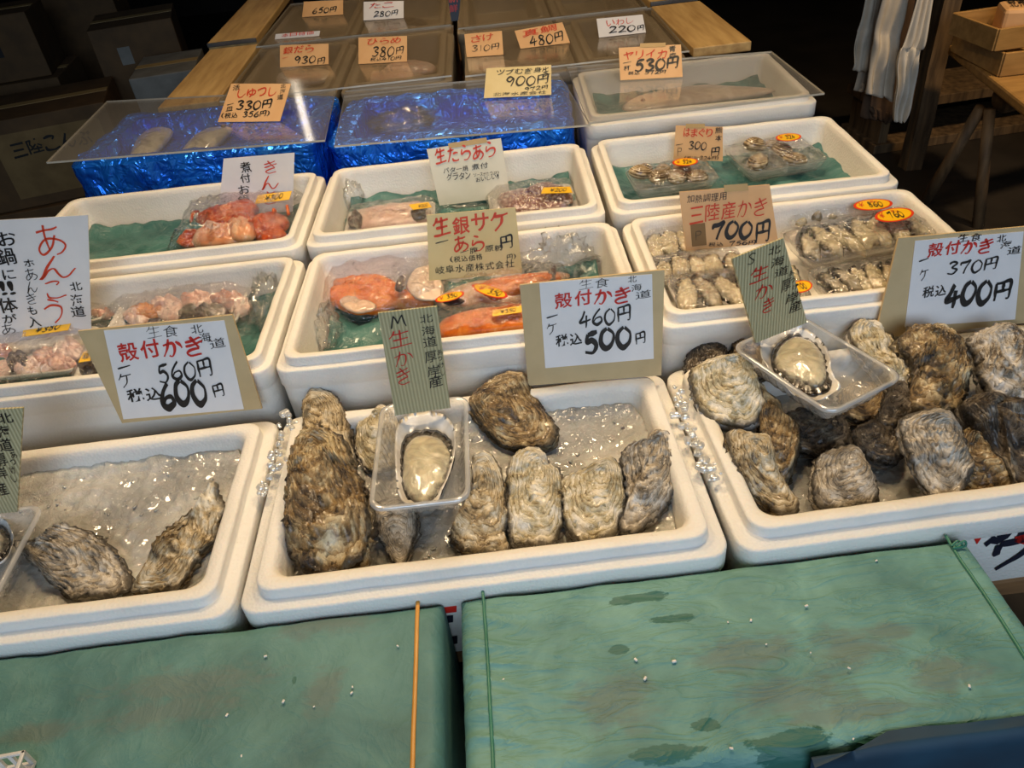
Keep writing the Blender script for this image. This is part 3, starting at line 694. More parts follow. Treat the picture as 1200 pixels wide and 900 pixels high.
# ------------------------------------------------------------------ row 1: three trays of ice and oysters
G1 = 'white foam trays of shell oysters in the front row'; ZL = .712
T1, f1 = styro('foam_tray', 'white foam tray with two oysters lying on much bare ice', -.611, .707, .55, .340, 0, ZL, .128, .075, group=G1, cat='tray')
T2, f2 = styro('foam_tray', 'white foam tray with a row of oysters and one clear tray of opened oyster', -.0535, .707, .55, .340, 0, ZL, .128, .075, group=G1, cat='tray')
T3, f3 = styro('foam_tray', 'white foam tray heaped full of rough oysters, with printed front', .5025, .7115, .55, .340, 1.0, ZL, .128, .075, group=G1, cat='tray')
def ice(label, fr, h, seed, slope=0.0, chips=260):
    V = []; F = []; nx, ny = 150, 92; w, d = .470, .262
    for j in range(ny+1):
        for i in range(nx+1):
            u, v = i/nx*2-1, j/ny*2-1
            # superellipse corners
            k = 1-.06*(u*u*v*v)**2; x, y = u*w/2*k, v*d/2*k
            e = max(abs(u), abs(v)); z = h+slope*v+.005*fbm(x, y, seed, 20, 5)+.0020*ridge(nz(x*60, y*60, seed))+.0016*ridge(nz(x*150, y*150, seed+2))+.004*max(0, e-.85)*7
            V.append(fr.w(x, y, z))
    for j in range(ny):
        for i in range(nx): k = j*(nx+1)+i; F.append((k, k+1, k+nx+2, k+nx+1))
    n0 = len(V); mb = MB(); mb.V = V; mb.F = F; rr = random.Random(seed)
    edge = [j*(nx+1) for j in range(ny+1)]
    # skirt down to the tray floor so the ice is a solid bed
    loop = [i for i in range(nx+1)]+[j*(nx+1)+nx for j in range(1, ny+1)]+[ny*(nx+1)+i for i in range(nx-1, -1, -1)]+[j*(nx+1) for j in range(ny-1, 0, -1)]
    k0 = len(mb.V)
    for i in loop:
        p = mb.V[i]; l = p-fr.o; mb.V.append(fr.w(l.x*.985, l.y*.985, -.070))
    for q in range(len(loop)): mb.F.append((loop[(q+1) % len(loop)], loop[q], k0+q, k0+(q+1) % len(loop)))
    for c in range(chips):
        x, y = rr.uniform(-.47, .47)*w, rr.uniform(-.47, .47)*d; s = rr.uniform(.0012, .0042)
        z = h+slope*y/(d/2)+.006*fbm(x, y, seed, 18, 4)+s*.15
        mb.box(fr.w(x, y, z), (s*rr.uniform(.8, 2), s, s*rr.uniform(.4, .8)), 0, s*.25, Matrix.Rotation(rr.uniform(0, 6), 3, 'Z') @ Matrix.Rotation(rr.uniform(-.6, .6), 3, 'X'))
    return tag(mb.obj('ice_bed', 'ice', None, True), label, 'ice', kind='stuff')
ice('grey melting ice filling the tray with two oysters', f1, -.024, 3, .008, 420)
ice('grey melting ice in the middle oyster tray', f2, -.026, 8, .007, 380)
ice('wet crushed ice beneath the heaped oysters at the right', f3, -.040, 15, 0, 200)
# crushed ice on the rims between the trays
def chips(label, pts, n, seed, spread=.012, z=ZL+.012):
    rr = random.Random(seed); b = MB()
    for _ in range(n):
        k = rr.random()*(len(pts)-1); i = int(k); u = k-i
        p = Zp(pts[i][0]+(pts[i+1][0]-pts[i][0])*u, pts[i][1]+(pts[i+1][1]-pts[i][1])*u, z)
        s = rr.uniform(.003, .010)*(1.3 if u < .2 and i == 0 else 1); q = p+Vector((rr.gauss(0, spread*.5), rr.gauss(0, spread*.5), s*.2))
        b.box(q, (s*rr.uniform(.8, 1.6), s, s*.8), 0, s*.28, Matrix.Rotation(rr.uniform(0, 6), 3, 'Z') @ Matrix.Rotation(rr.uniform(-.8, .8), 3, 'X'))
    return tag(b.obj('ice_chips', 'ice_clear', None, True), label, 'ice', kind='stuff')
chips('clear ice chips on the rim left of the heaped oysters', [(788, 452), (797, 478), (808, 505), (815, 530), (838, 568)], 60, 4)
chips('clear ice chips on the rim left of the longest oyster', [(340, 486), (331, 505), (326, 530), (320, 552), (312, 580)], 46, 5)
# print on the fronts
def printed(tray, toks, zy, extra, lift=.0014, rot=0.0):
    fr = Frame((.5 if rot else 0, zy, ZL-.06), Vector((cos(R(rot)), sin(R(rot)), 0)), Vector((0, -.035, 1)))
    for k, (V, F) in write(fr, toks, lift).items(): part('printed_mark', V, F, 'ink_navy', tray, False)
    for poly, mt in extra:
        V = [fr.w(*fr.px(*p), lift) for p in poly]; part('printed_mark', V, [tuple(range(len(V)))], mt, tray, False)
yf = .5449
printed(T3, [('ウ', (1151, 667), (1197, 661), 32, 'k', .055)], yf,
        [([(1137, 622), (1150, 620), (1149, 630), (1144, 637)], 'ink_red'), ([(1189, 628), (1212, 622), (1210, 640), (1188, 634)], 'ink_red'),
         ([(1155, 640), (1152, 636), (1160, 630), (1163, 626), (1168, 629), (1167, 620), (1173, 617), (1176, 624), (1186, 623), (1180, 630), (1174, 633), (1168, 637), (1160, 636)], 'ink_navy'),
         ([(979, 638), (1000, 635), (1001, 640), (978, 643)], 'ink_red')], rot=1.0)
printed(T2, [], .5405, [([(518, 702), (535, 700), (535, 716), (518, 718)], 'ink_red'), ([(521, 721), (531, 720), (531, 728), (522, 729)], 'ink_navy'), ([(527, 745), (536, 744), (536, 753), (528, 754)], 'ink_navy')])

OY = 'shell oysters in the front trays'
def oy(*a, **k): k.setdefault('group', OY); return oyster(*a, **k)
oy([(18, 641), (28, 634), (51, 635), (69, 628), (72, 617), (90, 619), (114, 628), (132, 643), (147, 664), (157, 682), (153, 697), (132, 701), (99, 704), (81, 700), (60, 682), (39, 658)], .700, 'flat grey-tan oyster with a pointed left end in the emptiest tray', 1, 14, 0, .012, .018, 0, 1, K=9)
oy([(252, 568), (258, 586), (264, 601), (258, 619), (252, 637), (238, 650), (226, 670), (209, 691), (192, 696), (159, 698), (160, 684), (168, 668), (180, 650), (192, 628), (216, 607), (237, 592)], .706, 'narrow flaky oyster standing on edge by the right wall of the emptiest tray', 0, 10, -18, .014, .020, 9, 2, K=6, rough=1.5)
oy([(357, 507), (356, 478), (363, 462), (372, 457), (387, 461), (400, 475), (411, 497), (413, 518), (418, 552), (385, 560), (352, 545)], .714, 'narrow oyster end showing behind the longest oyster', 0, 18, 0, .014, .016, 2, 3)
oy([(345, 526), (352, 513), (371, 507), (395, 510), (409, 529), (420, 558), (429, 579), (436, 611), (434, 641), (428, 662), (410, 674), (385, 677), (360, 668), (344, 655), (338, 630), (338, 590), (341, 550)], .722, 'largest oyster, long and heavily layered, left end of the middle tray', 2, 10, 4, .026, .026, 2, 4, K=8, rough=1.6)
oy([(442, 482), (424, 494), (417, 515), (420, 537), (429, 550), (442, 556), (465, 550), (470, 500), (455, 482)], .704, 'pale oyster peeping out left of the upright clear plastic tray', 3, 8, 0, .012, .016, 0, 5)
oy([(437, 595), (440, 617), (451, 643), (464, 663), (476, 662), (485, 638), (491, 622), (486, 596), (462, 584)], .696, 'pointed grey oyster beneath the upright clear plastic tray', 1, 6, 0, .012, .014, 4, 6)
oy([(550, 475), (568, 454), (592, 440), (607, 438), (619, 448), (625, 463), (640, 484), (652, 502), (652, 517), (643, 526), (625, 529), (607, 528), (589, 523), (574, 511), (556, 490)], .712, 'broad brown oyster lying alone at the back of the middle tray', 2, 14, 0, .016, .024, 0, 7, K=5, rough=.9)
oy([(555, 544), (565, 537), (577, 538), (588, 556), (594, 586), (596, 610), (592, 628), (598, 646), (588, 653), (559, 654), (538, 643), (528, 626), (548, 615), (556, 580)], .704, 'slim tan oyster first in the row right of the clear tray', 0, 12, 4, .014, .018, 1, 8, K=6)
oy([(601, 541), (622, 529), (637, 533), (643, 544), (652, 550), (658, 565), (659, 598), (657, 625), (646, 644), (631, 646), (616, 642), (601, 637), (595, 610), (595, 580), (594, 559)], .706, 'tan oyster with a grey lower tip, second in the row right of the clear tray', 3, 12, -3, .016, .018, 2, 9, K=6)
oy([(664, 559), (679, 552), (700, 545), (718, 541), (727, 550), (731, 571), (733, 592), (726, 612), (720, 632), (706, 636), (685, 638), (667, 627), (660, 610), (658, 586), (657, 568)], .704, 'hollowed pale oyster, third in the row right of the clear tray', 3, 12, 3, .014, .018, 3, 10, K=5)
oy([(727, 541), (736, 529), (754, 523), (760, 514), (775, 507), (784, 515), (790, 541), (791, 565), (785, 589), (769, 610), (745, 626), (727, 625), (726, 610), (734, 592), (731, 571)], .706, 'curved oyster at the right end of the row in the middle tray', 1, 12, -4, .016, .018, 4, 11, K=6, rough=1.2)
# right tray heap
oy([(806, 440), (803, 423), (815, 402), (832, 393), (845, 398), (853, 416), (854, 440), (830, 450)], .724, 'small dark ringed oyster at the back left of the heap', 4, 22, 0, .010, .014, 3, 12, K=9, rough=.6)
oy([(856, 404), (870, 396), (885, 400), (895, 420), (896, 445), (868, 440)], .722, 'brown oyster tucked between the small dark one and the tilted plastic tray', 2, 15, 0, .012, .014, 1, 13)
oy([(888, 455), (909, 472), (925, 498), (937, 511), (929, 556), (912, 572), (902, 545), (890, 515), (885, 480)], .706, 'dark brown oyster below the tilted clear plastic tray', 2, 10, 0, .014, .018, 0, 14)
oy([(808, 440), (818, 433), (843, 423), (864, 419), (878, 423), (887, 447), (894, 465), (896, 479), (881, 500), (860, 503), (836, 498), (818, 482), (811, 461)], .734, 'round yellowish oyster on the left of the heap', 3, 18, 5, .020, .020, 3, 15, K=8, rough=.9)
oy([(852, 510), (874, 509), (895, 514), (904, 531), (908, 556), (922, 570), (933, 591), (930, 605), (913, 607), (892, 591), (876, 577), (862, 556), (853, 531)], .712, 'oyster with pale lower end at the front left corner of the heap', 0, 18, -6, .015, .020, 1, 16, K=6)
oy([(951, 556), (958, 538), (983, 526), (1000, 524), (1011, 535), (1019, 556), (1026, 570), (1026, 586), (1014, 597), (990, 600), (962, 602), (951, 584)], .706, 'flat grey-tan oyster alone at the front middle of the heaped tray', 1, 16, 0, .015, .016, 3, 17, K=7)
oy([(1000, 505), (1046, 488), (1062, 515), (1048, 545), (1020, 540), (1004, 528)], .704, 'dark oyster in the shade behind the grey oyster of the heap', 4, 8, 0, .012, .016, 0, 18)
oy([(1130, 507), (1147, 512), (1166, 538), (1183, 566), (1187, 579), (1165, 584), (1133, 586), (1115, 560), (1118, 525)], .704, 'rough brown oyster half hidden right of the big grey oyster', 2, 16, 0, .015, .018, 0, 19, rough=1.4)
oy([(993, 391), (1007, 380), (1025, 382), (1041, 398), (1060, 420), (1069, 440), (1068, 470), (1052, 480), (1035, 450), (1012, 425), (996, 405)], .728, 'long pinkish-tan oyster behind the tilted clear plastic tray', 3, 14, -6, .016, .018, 1, 20, K=6)
oy([(1046, 452), (1060, 452), (1072, 475), (1068, 492), (1048, 505), (1028, 500), (1035, 470)], .716, 'small dark oyster right of the tilted clear plastic tray', 4, 10, 0, .014, .016, 0, 21)
oy([(1051, 400), (1070, 388), (1095, 385), (1116, 394), (1131, 412), (1135, 440), (1128, 475), (1109, 490), (1075, 492), (1060, 478), (1066, 451), (1064, 426), (1052, 413)], .736, 'dark brown layered oyster just under the tan price board of the heap', 2, 18, 0, .020, .022, 2, 22, K=10, rough=1.7)
oy([(1130, 402), (1151, 390), (1172, 385), (1192, 395), (1210, 415), (1214, 450), (1200, 474), (1170, 474), (1154, 465), (1145, 444), (1138, 420)], .734, 'white speckled oyster in the back right corner', 5, 20, 0, .018, .020, 2, 23, K=6, rough=1.5)
oy([(1183, 389), (1200, 386), (1225, 395), (1240, 420), (1215, 430), (1200, 408)], .728, 'pale oyster edge behind the white speckled one', 3, 14, 0, .014, .018, 0, 24)
oy([(1053, 500), (1063, 489), (1091, 481), (1112, 485), (1126, 503), (1131, 528), (1140, 545), (1131, 565), (1119, 586), (1098, 589), (1081, 572), (1069, 549), (1056, 521)], .730, 'big flat grey oyster in the front of the heap', 1, 24, 4, .014, .020, 3, 25, K=9, rough=1.0)
oy([(1123, 481), (1144, 468), (1168, 467), (1205, 472), (1240, 500), (1247, 560), (1226, 582), (1192, 580), (1176, 552), (1151, 521), (1133, 500)], .724, 'humped oyster with a dark hollow at the right edge', 4, 16, 8, .024, .022, 1, 26, K=5, fold=.004)

oy([(905, 500), (930, 482), (965, 478), (990, 492), (996, 520), (968, 534), (935, 532), (912, 522)], .694, 'dark oyster directly beneath the near corner of the askew plastic tray', 4, 6, 0, .011, .014, 1, 27)
oy([(985, 462), (1010, 450), (1040, 462), (1040, 486), (1012, 498), (990, 490)], .700, 'small grey-brown oyster beneath the far corner of the askew plastic tray', 2, 6, 0, .010, .014, 1, 28)
# ------------------------------------------------------------------ clear plastic trays with an opened oyster
def ptray(label, quad, zr, H, ribs=True, name='plastic_tray', group='clear plastic trays with an opened oyster'):
    q = [Zp(*p, zr) for p in quad]; c = sum(q, Vector())/4
    ex = ((q[1]-q[0])+(q[2]-q[3])); ex.z = 0; ey = ((q[0]-q[3])+(q[1]-q[2])); ey.z = 0
    W, D = ex.length/2, ey.length/2; fr = Frame(c, ex, Vector((-ex.y, ex.x, 0))); rings = []
    for k, (d, z, r) in enumerate([(0, -.005, .018), (0, -.001, .018), (.002, 0, .018), (.0045, 0, .018), (.006, -.002, .017), (.008, -.010, .016), (.011, -H*.6, .016), (.014, -H+.006, .016), (.018, -H+.001, .013), (.024, -H, .01), (.03, -H+.001, .008)]):
        pts = rrect_dense(W-2*d, D-2*d, r, 6, .0035); L = []
        for i, (x, y) in enumerate(pts):
            a = 0
            if ribs and 5 <= k <= 8: a = .0034*(1 if int((x+y+1)*1000/7) % 2 else 0)
            l = max(1e-6, math.hypot(x, y)); L.append(fr.w(x-a*x/l, y-a*y/l, z))
        rings.append(L)
    root = empty(name, c-Vector((0, 0, H)), label, 'plastic tray', group)
    # same ring count on every level
    n = min(len(r) for r in rings); rings = [[r[int(i*len(r)/n)] for i in range(n)] for r in rings]
    V, F = loft(rings[4:], False, True); part('ribbed_body', V, F, 'clear_plastic', root)
    V, F = loft(rings[:5]); part('rim', V, F, 'clear_rim', root)
    return root, fr, W, D
M['clear_pack'] = clear('clear_pack_plastic', base=.06, edge=.8, haze=.10, hazecol='#e8e6dd', rough=.10, blend=.5)
M['clear_rim'] = clear('clear_plastic_rim', base=.16, edge=.95, haze=.42, hazecol='#efeee8', rough=.1, blend=.5)
def half_shell(label, fr, outline, H, meat, mantle, hinge=0, seed=1, name='opened_oyster', white=True):
    cc = sum((Vector(p) for p in outline), Vector((0, 0)))/len(outline); c3 = fr.w(cc.x, cc.y, -H)
    root = empty(name, c3, label, 'oyster', 'opened oysters on the half shell')
    sd = seed*5.3
    def rim(s, th, x, y): return 0, 0, .0022*(s**4)*nz(x*90, y*90, sd)
    def dsp(s, th, x, y, sg): return .0016*fbm(x, y, sd, 70, 3)
    V, F, A = pad(fr, outline, lambda s: -.016*(1-s**3), lambda s: -.020*(1-s**3)-.002*(1-s), 16, 90, tuple(cc), dsp, rim)
    part('shell', V, F, 'nacre', root, True, A)
    mc = sum((Vector(p) for p in mantle), Vector((0, 0)))/len(mantle)
    V, F, A = pad(fr, mantle, lambda s: -.006+.0055*(1-s**2), lambda s: -.014*(1-s*.7), 12, 80, tuple(mc), lambda s, th, x, y, sg: .0012*s*sin(th*2*pi*23+sd)+.001*nz(x*150, y*150, sd), None)
    part('mantle', V, F, 'mantle', root, True, A)
    V, F, A = pad(fr, meat, lambda s: -.004+.012*(1-s**2.5)**.7, lambda s: -.012, 14, 72, None, lambda s, th, x, y, sg: .0016*fbm(x, y, sd, 60, 3), None)
    part('meat', V, F, 'meat', root, True, A)
    return root
def on(fr, pts, h=0.0):
    f2_ = Frame(fr.o+fr.n*h, fr.x, fr.y); return f2_, [f2_.px(*p) for p in pts]
ptr, pf, PW, PD = ptray('clear ribbed plastic tray standing upright below the M card', [(442, 474), (547, 463), (553, 584), (435, 598)], .752, .034)
fo, shell = on(pf, [(463, 540), (464, 505), (470, 492), (485, 484), (505, 482), (523, 488), (533, 505), (533, 530), (527, 555), (516, 580), (508, 590), (478, 592), (466, 575)], -.010)
_, mant = on(pf, [(468, 540), (470, 515), (480, 503), (498, 499), (518, 503), (530, 516), (532, 535), (524, 558), (512, 582), (497, 588), (480, 586), (470, 565)], -.010)
_, meat = on(pf, [(471, 545), (474, 522), (486, 510), (502, 507), (518, 513), (527, 528), (526, 545), (518, 566), (507, 582), (494, 588), (480, 582), (472, 565)], -.010)
half_shell('opened oyster with a cream body on its white half shell, below the M card', fo, shell, .022, meat, mant, 0, 2)
ptr2, pf2, PW2, PD2 = ptray('clear ribbed plastic tray lying askew on the heaped oysters', [(876, 396), (953, 366), (1046, 443), (951, 496)], .778, .036)
fo2, sh2 = on(pf2, [(893, 420), (892, 398), (903, 380), (915, 374), (927, 380), (945, 386), (962, 398), (972, 415), (975, 435), (985, 452), (975, 462), (955, 470), (935, 465), (915, 448)], -.010)
_, mt2 = on(pf2, [(905, 425), (905, 408), (915, 395), (930, 386), (950, 393), (966, 406), (973, 425), (976, 443), (970, 456), (953, 460), (935, 452), (915, 440)], -.010)
_, me2 = on(pf2, [(908, 425), (910, 410), (920, 398), (934, 392), (950, 398), (963, 410), (969, 428), (968, 444), (958, 452), (940, 446), (920, 437)], -.010)
half_shell('opened oyster in shiny film in the askew plastic tray, below the S card', fo2, sh2, .022, me2, mt2, 0, 3)
ptr3, pf3, _, _ = ptray('clear plastic tray cut off by the left edge of the picture', [(-80, 610), (34, 592), (4, 716), (-120, 730)], .728, .034)
fo3, sh3 = on(pf3, [(-40, 625), (-10, 606), (5, 608), (14, 622), (15, 636), (6, 655), (-12, 664), (-38, 660), (-50, 645)], -.008)
_, mt3 = on(pf3, [(-36, 630), (-10, 612), (3, 615), (9, 630), (3, 648), (-14, 657), (-34, 652)], -.008)
_, me3 = on(pf3, [(-32, 632), (-12, 618), (0, 622), (4, 632), (-2, 645), (-16, 652), (-30, 648)], -.008)
half_shell('opened oyster at the left edge beside the cut-off card', fo3, sh3, .022, me3, mt3, 0, 4)

# ------------------------------------------------------------------ signs of the front row
k_, r_, o_ = 'k', 'r', 'o'
def shellfish_sign(label, quad, paper, toks, zb, lean):
    return card('price_sign', label, quad, zb, lean, 'board_tan', toks, .004, paper)
shellfish_sign('white shell oyster price sign on tan board behind the tray with two oysters', [(91, 388), (272, 369), (307, 479), (143, 496)], [(122, 387), (263, 375), (286, 479), (145, 491)],
  [('生食', (174, 396), (211, 393), 13, k_, -.02), ('北', (226, 391), (240, 389), 10, k_, 0), ('海', (236, 401), (249, 399), 11, k_, 0), ('道', (248, 408), (266, 405), 11, k_, 0), ('殻付かき', (143, 423), (242, 413), 21, r_, .05),
   ('一', (140, 435), (155, 433), 8, k_, .1), ('ケ', (143, 454), (159, 452), 16, k_, .01), ('560円', (188, 447), (252, 440), 20, k_, .02), ('税込', (152, 471), (193, 467), 15, k_, .06), ('600', (192, 477), (246, 470), 27, k_, .07), ('円', (252, 464), (265, 462), 14, k_, .03)], .728, 14)
shellfish_sign('white shell oyster price sign on tan board in front of the orange salmon', [(609, 334), (779, 316), (775, 440), (619, 452)], [(632, 331), (764, 321), (766, 420), (639, 431)],
  [('生食', (679, 339), (714, 335), 11, k_, -.02), ('北', (736, 331), (746, 330), 8, k_, 0), ('海', (740, 341), (752, 339), 8, k_, 0), ('道', (745, 350), (763, 347), 9, k_, 0), ('殻付かき', (651, 361), (740, 352), 18, r_, .05),
   ('一', (641, 375), (654, 373), 7, k_, .1), ('ケ', (642, 392), (654, 390), 13, k_, .01), ('460円', (680, 383), (740, 375), 18, k_, .02), ('税込', (652, 406), (683, 402), 14, k_, .06), ('500', (686, 413), (741, 403), 23, k_, .07), ('円', (745, 402), (757, 400), 13, k_, .03)], .728, 12)
shellfish_sign('white shell oyster price sign on tan board above the heaped oysters', [(1053, 279), (1218, 264), (1208, 378), (1025, 397)], [(1072, 282), (1199, 271), (1189, 374), (1060, 383)],
  [('生食', (1121, 284), (1149, 281), 9, k_, .02), ('北', (1167, 284), (1178, 282), 8, k_, .02), ('海', (1171, 291), (1184, 289), 8, k_, .02), ('道', (1179, 298), (1195, 296), 9, k_, .02), ('殻付かき', (1086, 301), (1162, 294), 16, r_, .05),
   ('一', (1076, 309), (1087, 307), 7, k_, .1), ('ケ', (1077, 329), (1087, 327), 13, k_, .01), ('370円', (1109, 322), (1167, 315), 14, k_, .02), ('税込', (1080, 349), (1108, 345), 13, k_, .04), ('400', (1107, 360), (1160, 352), 25, k_, .07), ('円', (1163, 351), (1183, 348), 21, k_, .05)], .732, 14)
card('card_sign', 'corrugated tan card marked M in the upright clear plastic tray', [(443, 367), (512, 359), (528, 478), (463, 487)], .752, 8, 'corrugated',
  [('M', (458, 385), (477, 382), 14, k_, .02), ('生', (458, 408), (484, 404), 19, r_, 0), ('か', (464, 430), (486, 426), 18, r_, 0), ('き', (467, 452), (485, 448), 19, r_, 0), ('北', (493, 379), (508, 377), 10, k_, 0), ('海', (495, 393), (510, 391), 11, k_, 0),
   ('道', (497, 407), (513, 404), 12, k_, 0), ('厚', (499, 425), (513, 423), 13, k_, 0), ('岸', (502, 442), (517, 440), 13, k_, 0), ('産', (504, 455), (520, 452), 13, k_, .01), ('あ', (513, 416), (519, 415), 6, k_, .02), ('っ', (514, 423), (519, 422), 5, k_, .02), ('け', (515, 431), (521, 430), 6, k_, .02), ('し', (517, 440), (522, 439), 7, k_, .02)], .003)
card('card_sign', 'corrugated tan card marked S in the askew clear plastic tray', [(858, 303), (918, 279), (946, 378), (886, 402)], .775, 8, 'corrugated',
  [('S', (875, 311), (885, 308), 12, k_, .02), ('生', (878, 333), (900, 327), 17, r_, .01), ('か', (884, 352), (904, 346), 17, r_, .01), ('き', (892, 368), (906, 364), 16, r_, .01), ('北', (900, 300), (914, 296), 10, k_, 0), ('海', (903, 314), (918, 309), 11, k_, 0),
   ('道', (907, 325), (923, 320), 10, k_, 0), ('厚', (915, 343), (926, 339), 14, k_, 0), ('岸', (920, 357), (934, 353), 12, k_, 0), ('産', (924, 368), (938, 363), 12, k_, .01), ('あ', (924, 324), (930, 322), 6, k_, .02), ('っ', (926, 332), (931, 330), 5, k_, .02), ('け', (928, 340), (934, 338), 6, k_, .02), ('し', (931, 348), (936, 346), 7, k_, .02)], .003)
card('card_sign', 'corrugated tan card cut off by the left edge of the picture', [(-40, 482), (27, 478), (20, 600), (-48, 606)], .728, 8, 'corrugated',
  [('北', (0, 496), (18, 495), 11, k_, .02), ('海', (0, 512), (15, 511), 13, k_, .02), ('道', (1, 528), (18, 527), 14, k_, .02), ('厚', (1, 546), (12, 545), 14, k_, .02), ('岸', (0, 561), (12, 560), 13, k_, .02), ('産', (0, 581), (13, 580), 14, k_, .02), ('あ', (15, 537), (22, 536), 7, k_, .02), ('っ', (15, 545), (21, 544), 6, k_, .02), ('け', (15, 555), (21, 554), 8, k_, .02), ('し', (16, 565), (22, 564), 8, k_, .02),
   ('生', (-34, 515), (-12, 513), 19, r_, 0), ('か', (-34, 540), (-12, 538), 18, r_, 0), ('き', (-34, 562), (-14, 560), 19, r_, 0)], .003)

# ------------------------------------------------------------------ rows 2 and 3: boxes of packed fish and shellfish
G2 = 'white foam boxes of packed fish and shellfish'
Z2, Z3 = .775, .790
A2, fa = styro('foam_box', 'white foam box of pink monkfish packs behind the 560 yen board', -.6105, 1.083, .548, .340, -1.2, Z2, Z2-TT, .066, group=G2, k=.70)
B2, fb = styro('foam_box', 'white foam box of orange salmon pieces in the middle', -.0555, 1.068, .546, .345, -1.2, Z2, Z2-TT, .072, group=G2, k=.70)
C2, fc = styro('foam_box', 'white foam box full of shucked oyster packs', .481, 1.058, .510, .340, -1.2, Z2, Z2-TT, .055, group=G2, k=.70)
A3, fd = styro('foam_box', 'white foam box with one pack of red rockfish', -.6115, 1.430, .550, .338, -1.2, Z3, Z3-TT, .064, group=G2, k=.70)
B3, fe = styro('foam_box', 'white foam box with cod bones, behind the salmon box', -.0575, 1.417, .540, .338, -1.8, Z3, Z3-TT, .062, group=G2, k=.70)
C3, ff = styro('foam_box', 'white foam box with two clam packs', .478, 1.400, .508, .340, -2.0, Z3, Z3-TT, .055, group=G2, k=.70)
def liner(label, fr, h, seed, w=.462, d=.258, amp=.010, fx=0):
    def prof(u, v, x, y): return .045*max(0, abs(u)-.84)*2*(1 if u > 0 else .6)+.03*max(0, v-.8)*2
    return sheet('paper_liner', label, 'paper', fr, w, d, h, seed, 'liner', 60, 36, amp, 14, profile=prof, ridge=True, thick=.0008, group='teal papers lining the foam boxes', cx=fx)
liner('crumpled teal paper under the monkfish packs', fa, -.060, 1)
liner('crumpled teal paper under the salmon pieces', fb, -.066, 2)
liner('smooth teal paper under the red rockfish pack', fd, -.057, 3, amp=.006)
liner('crumpled teal paper under the cod bones', fe, -.056, 4)
liner('teal paper under the two clam packs', ff, -.049, 5, amp=.006)

def qframe(quad, z, tilt=0):
    cx = sum(p[0] for p in quad)/4; cy = sum(p[1] for p in quad)/4; c = Zp(cx, cy, z)
    a, b = Zp(*quad[3], z), Zp(*quad[2], z); rot = math.atan2(b.y-a.y, b.x-a.x); fr = flat(c, rot, R(tilt))
    q = [fr.px(*p) for p in quad]; x0 = (q[0][0]+q[3][0])/2; x1 = (q[1][0]+q[2][0])/2; y0 = (q[3][1]+q[2][1])/2; y1 = (q[0][1]+q[1][1])/2
    o = fr.w((x0+x1)/2, (y0+y1)/2); return Frame(o, fr.x, fr.y), abs(x1-x0), abs(y1-y0)
def shallow(root, fr, W, D, H, mat, name='tray', r=.016):
    rings = []
    for d, z in ((.012, -H), (.004, -H*.5), (0, -.001), (.001, 0), (.004, 0), (.006, -.002), (.012, -H*.6), (.018, -H+.003)):
        rings.append([fr.w(x, y, z) for x, y in rrect(W-2*d, D-2*d, max(.004, r-d*.4), 5)])
    V, F = loft(rings, True, True); return part(name, V, F, mat, root)
def piece(root, name, fr, px, h, T, B, mat, seed, amp=.0030, freq=45, NR=12, NT=64, pw=.6):
    f2_ = Frame(fr.o+fr.n*h, fr.x, fr.y); ol = [f2_.px(*p) for p in px]
    def dsp(s, th, x, y, sg): return amp*(1.25*fbm(x, y, seed*2.7, freq, 4)-1.1*ridge(nz(x*freq*.8+y*freq*.3, y*freq*.8, seed)*1.3)*(1-s))*(1.2-s*.5)
    V, F, A = pad(f2_, ol, lambda s: T*(1-s**2.6)**pw, lambda s: -B*(1-s**2.6)**pw, NR, NT, None, dsp, None)
    return part(name, V, F, mat, root, True, A)
def film(root, fr, W, D, h, seed, drop=.02, amp=.005, freq=26, mat='clear_film', name='film', nx=64, ny=44, bulge=.008, streak=1.0):
    def prof(u, v, x, y):
        q = max(abs(u), abs(v))**6; return bulge*(1-u*u)*(1-v*v)-drop*q
    V = []; F = []
    for j in range(ny+1):
        for i in range(nx+1):
            u, v = i/nx*2-1, j/ny*2-1; x, y = u*W/2, v*D/2; k = .012*streak
            a = ridge(nz(x*freq*1.5+y*8, y*freq*.6, seed*3.3))*1.0+.6*fbm(x, y, seed, freq*1.5, 3)
            V.append(fr.w(x+.003*nz(x*50, y*50, seed), y+.003*nz(x*50, y*50, seed+4), h+prof(u, v, x, y)+amp*a*(1+.8*abs(u)**3)))
    for j in range(ny):
        for i in range(nx): q = j*(nx+1)+i; F.append((q, q+1, q+nx+2, q+nx+1))
    return part(name, V, F, mat, root)
def sticker(root, fr, quad, h, text=None, mat='sticker', size=7):
    f2_ = Frame(fr.o+fr.n*h, fr.x, fr.y); V, F = slab(f2_, quad, 0, .0006); s = part('price_sticker', V, F, mat, root, False)
    q = quad; a = [((q[3][0]*3+q[2][0])/4, (q[3][1]*3+q[2][1])/4), ((q[3][0]+q[2][0]*4)/5, (q[3][1]+q[2][1]*4)/5)]
    d = ((q[3][1]-q[0][1])+(q[2][1]-q[1][1]))/2
    toks = [(text or '¥350', (a[0][0]+1, a[0][1]-d*.22), (a[1][0], a[1][1]-d*.22), d*.55, 'k', .03)]
    for k, (V, F) in write(f2_, toks, .0010).items(): part('lettering', V, F, INK[k][1], s, False)
    return s
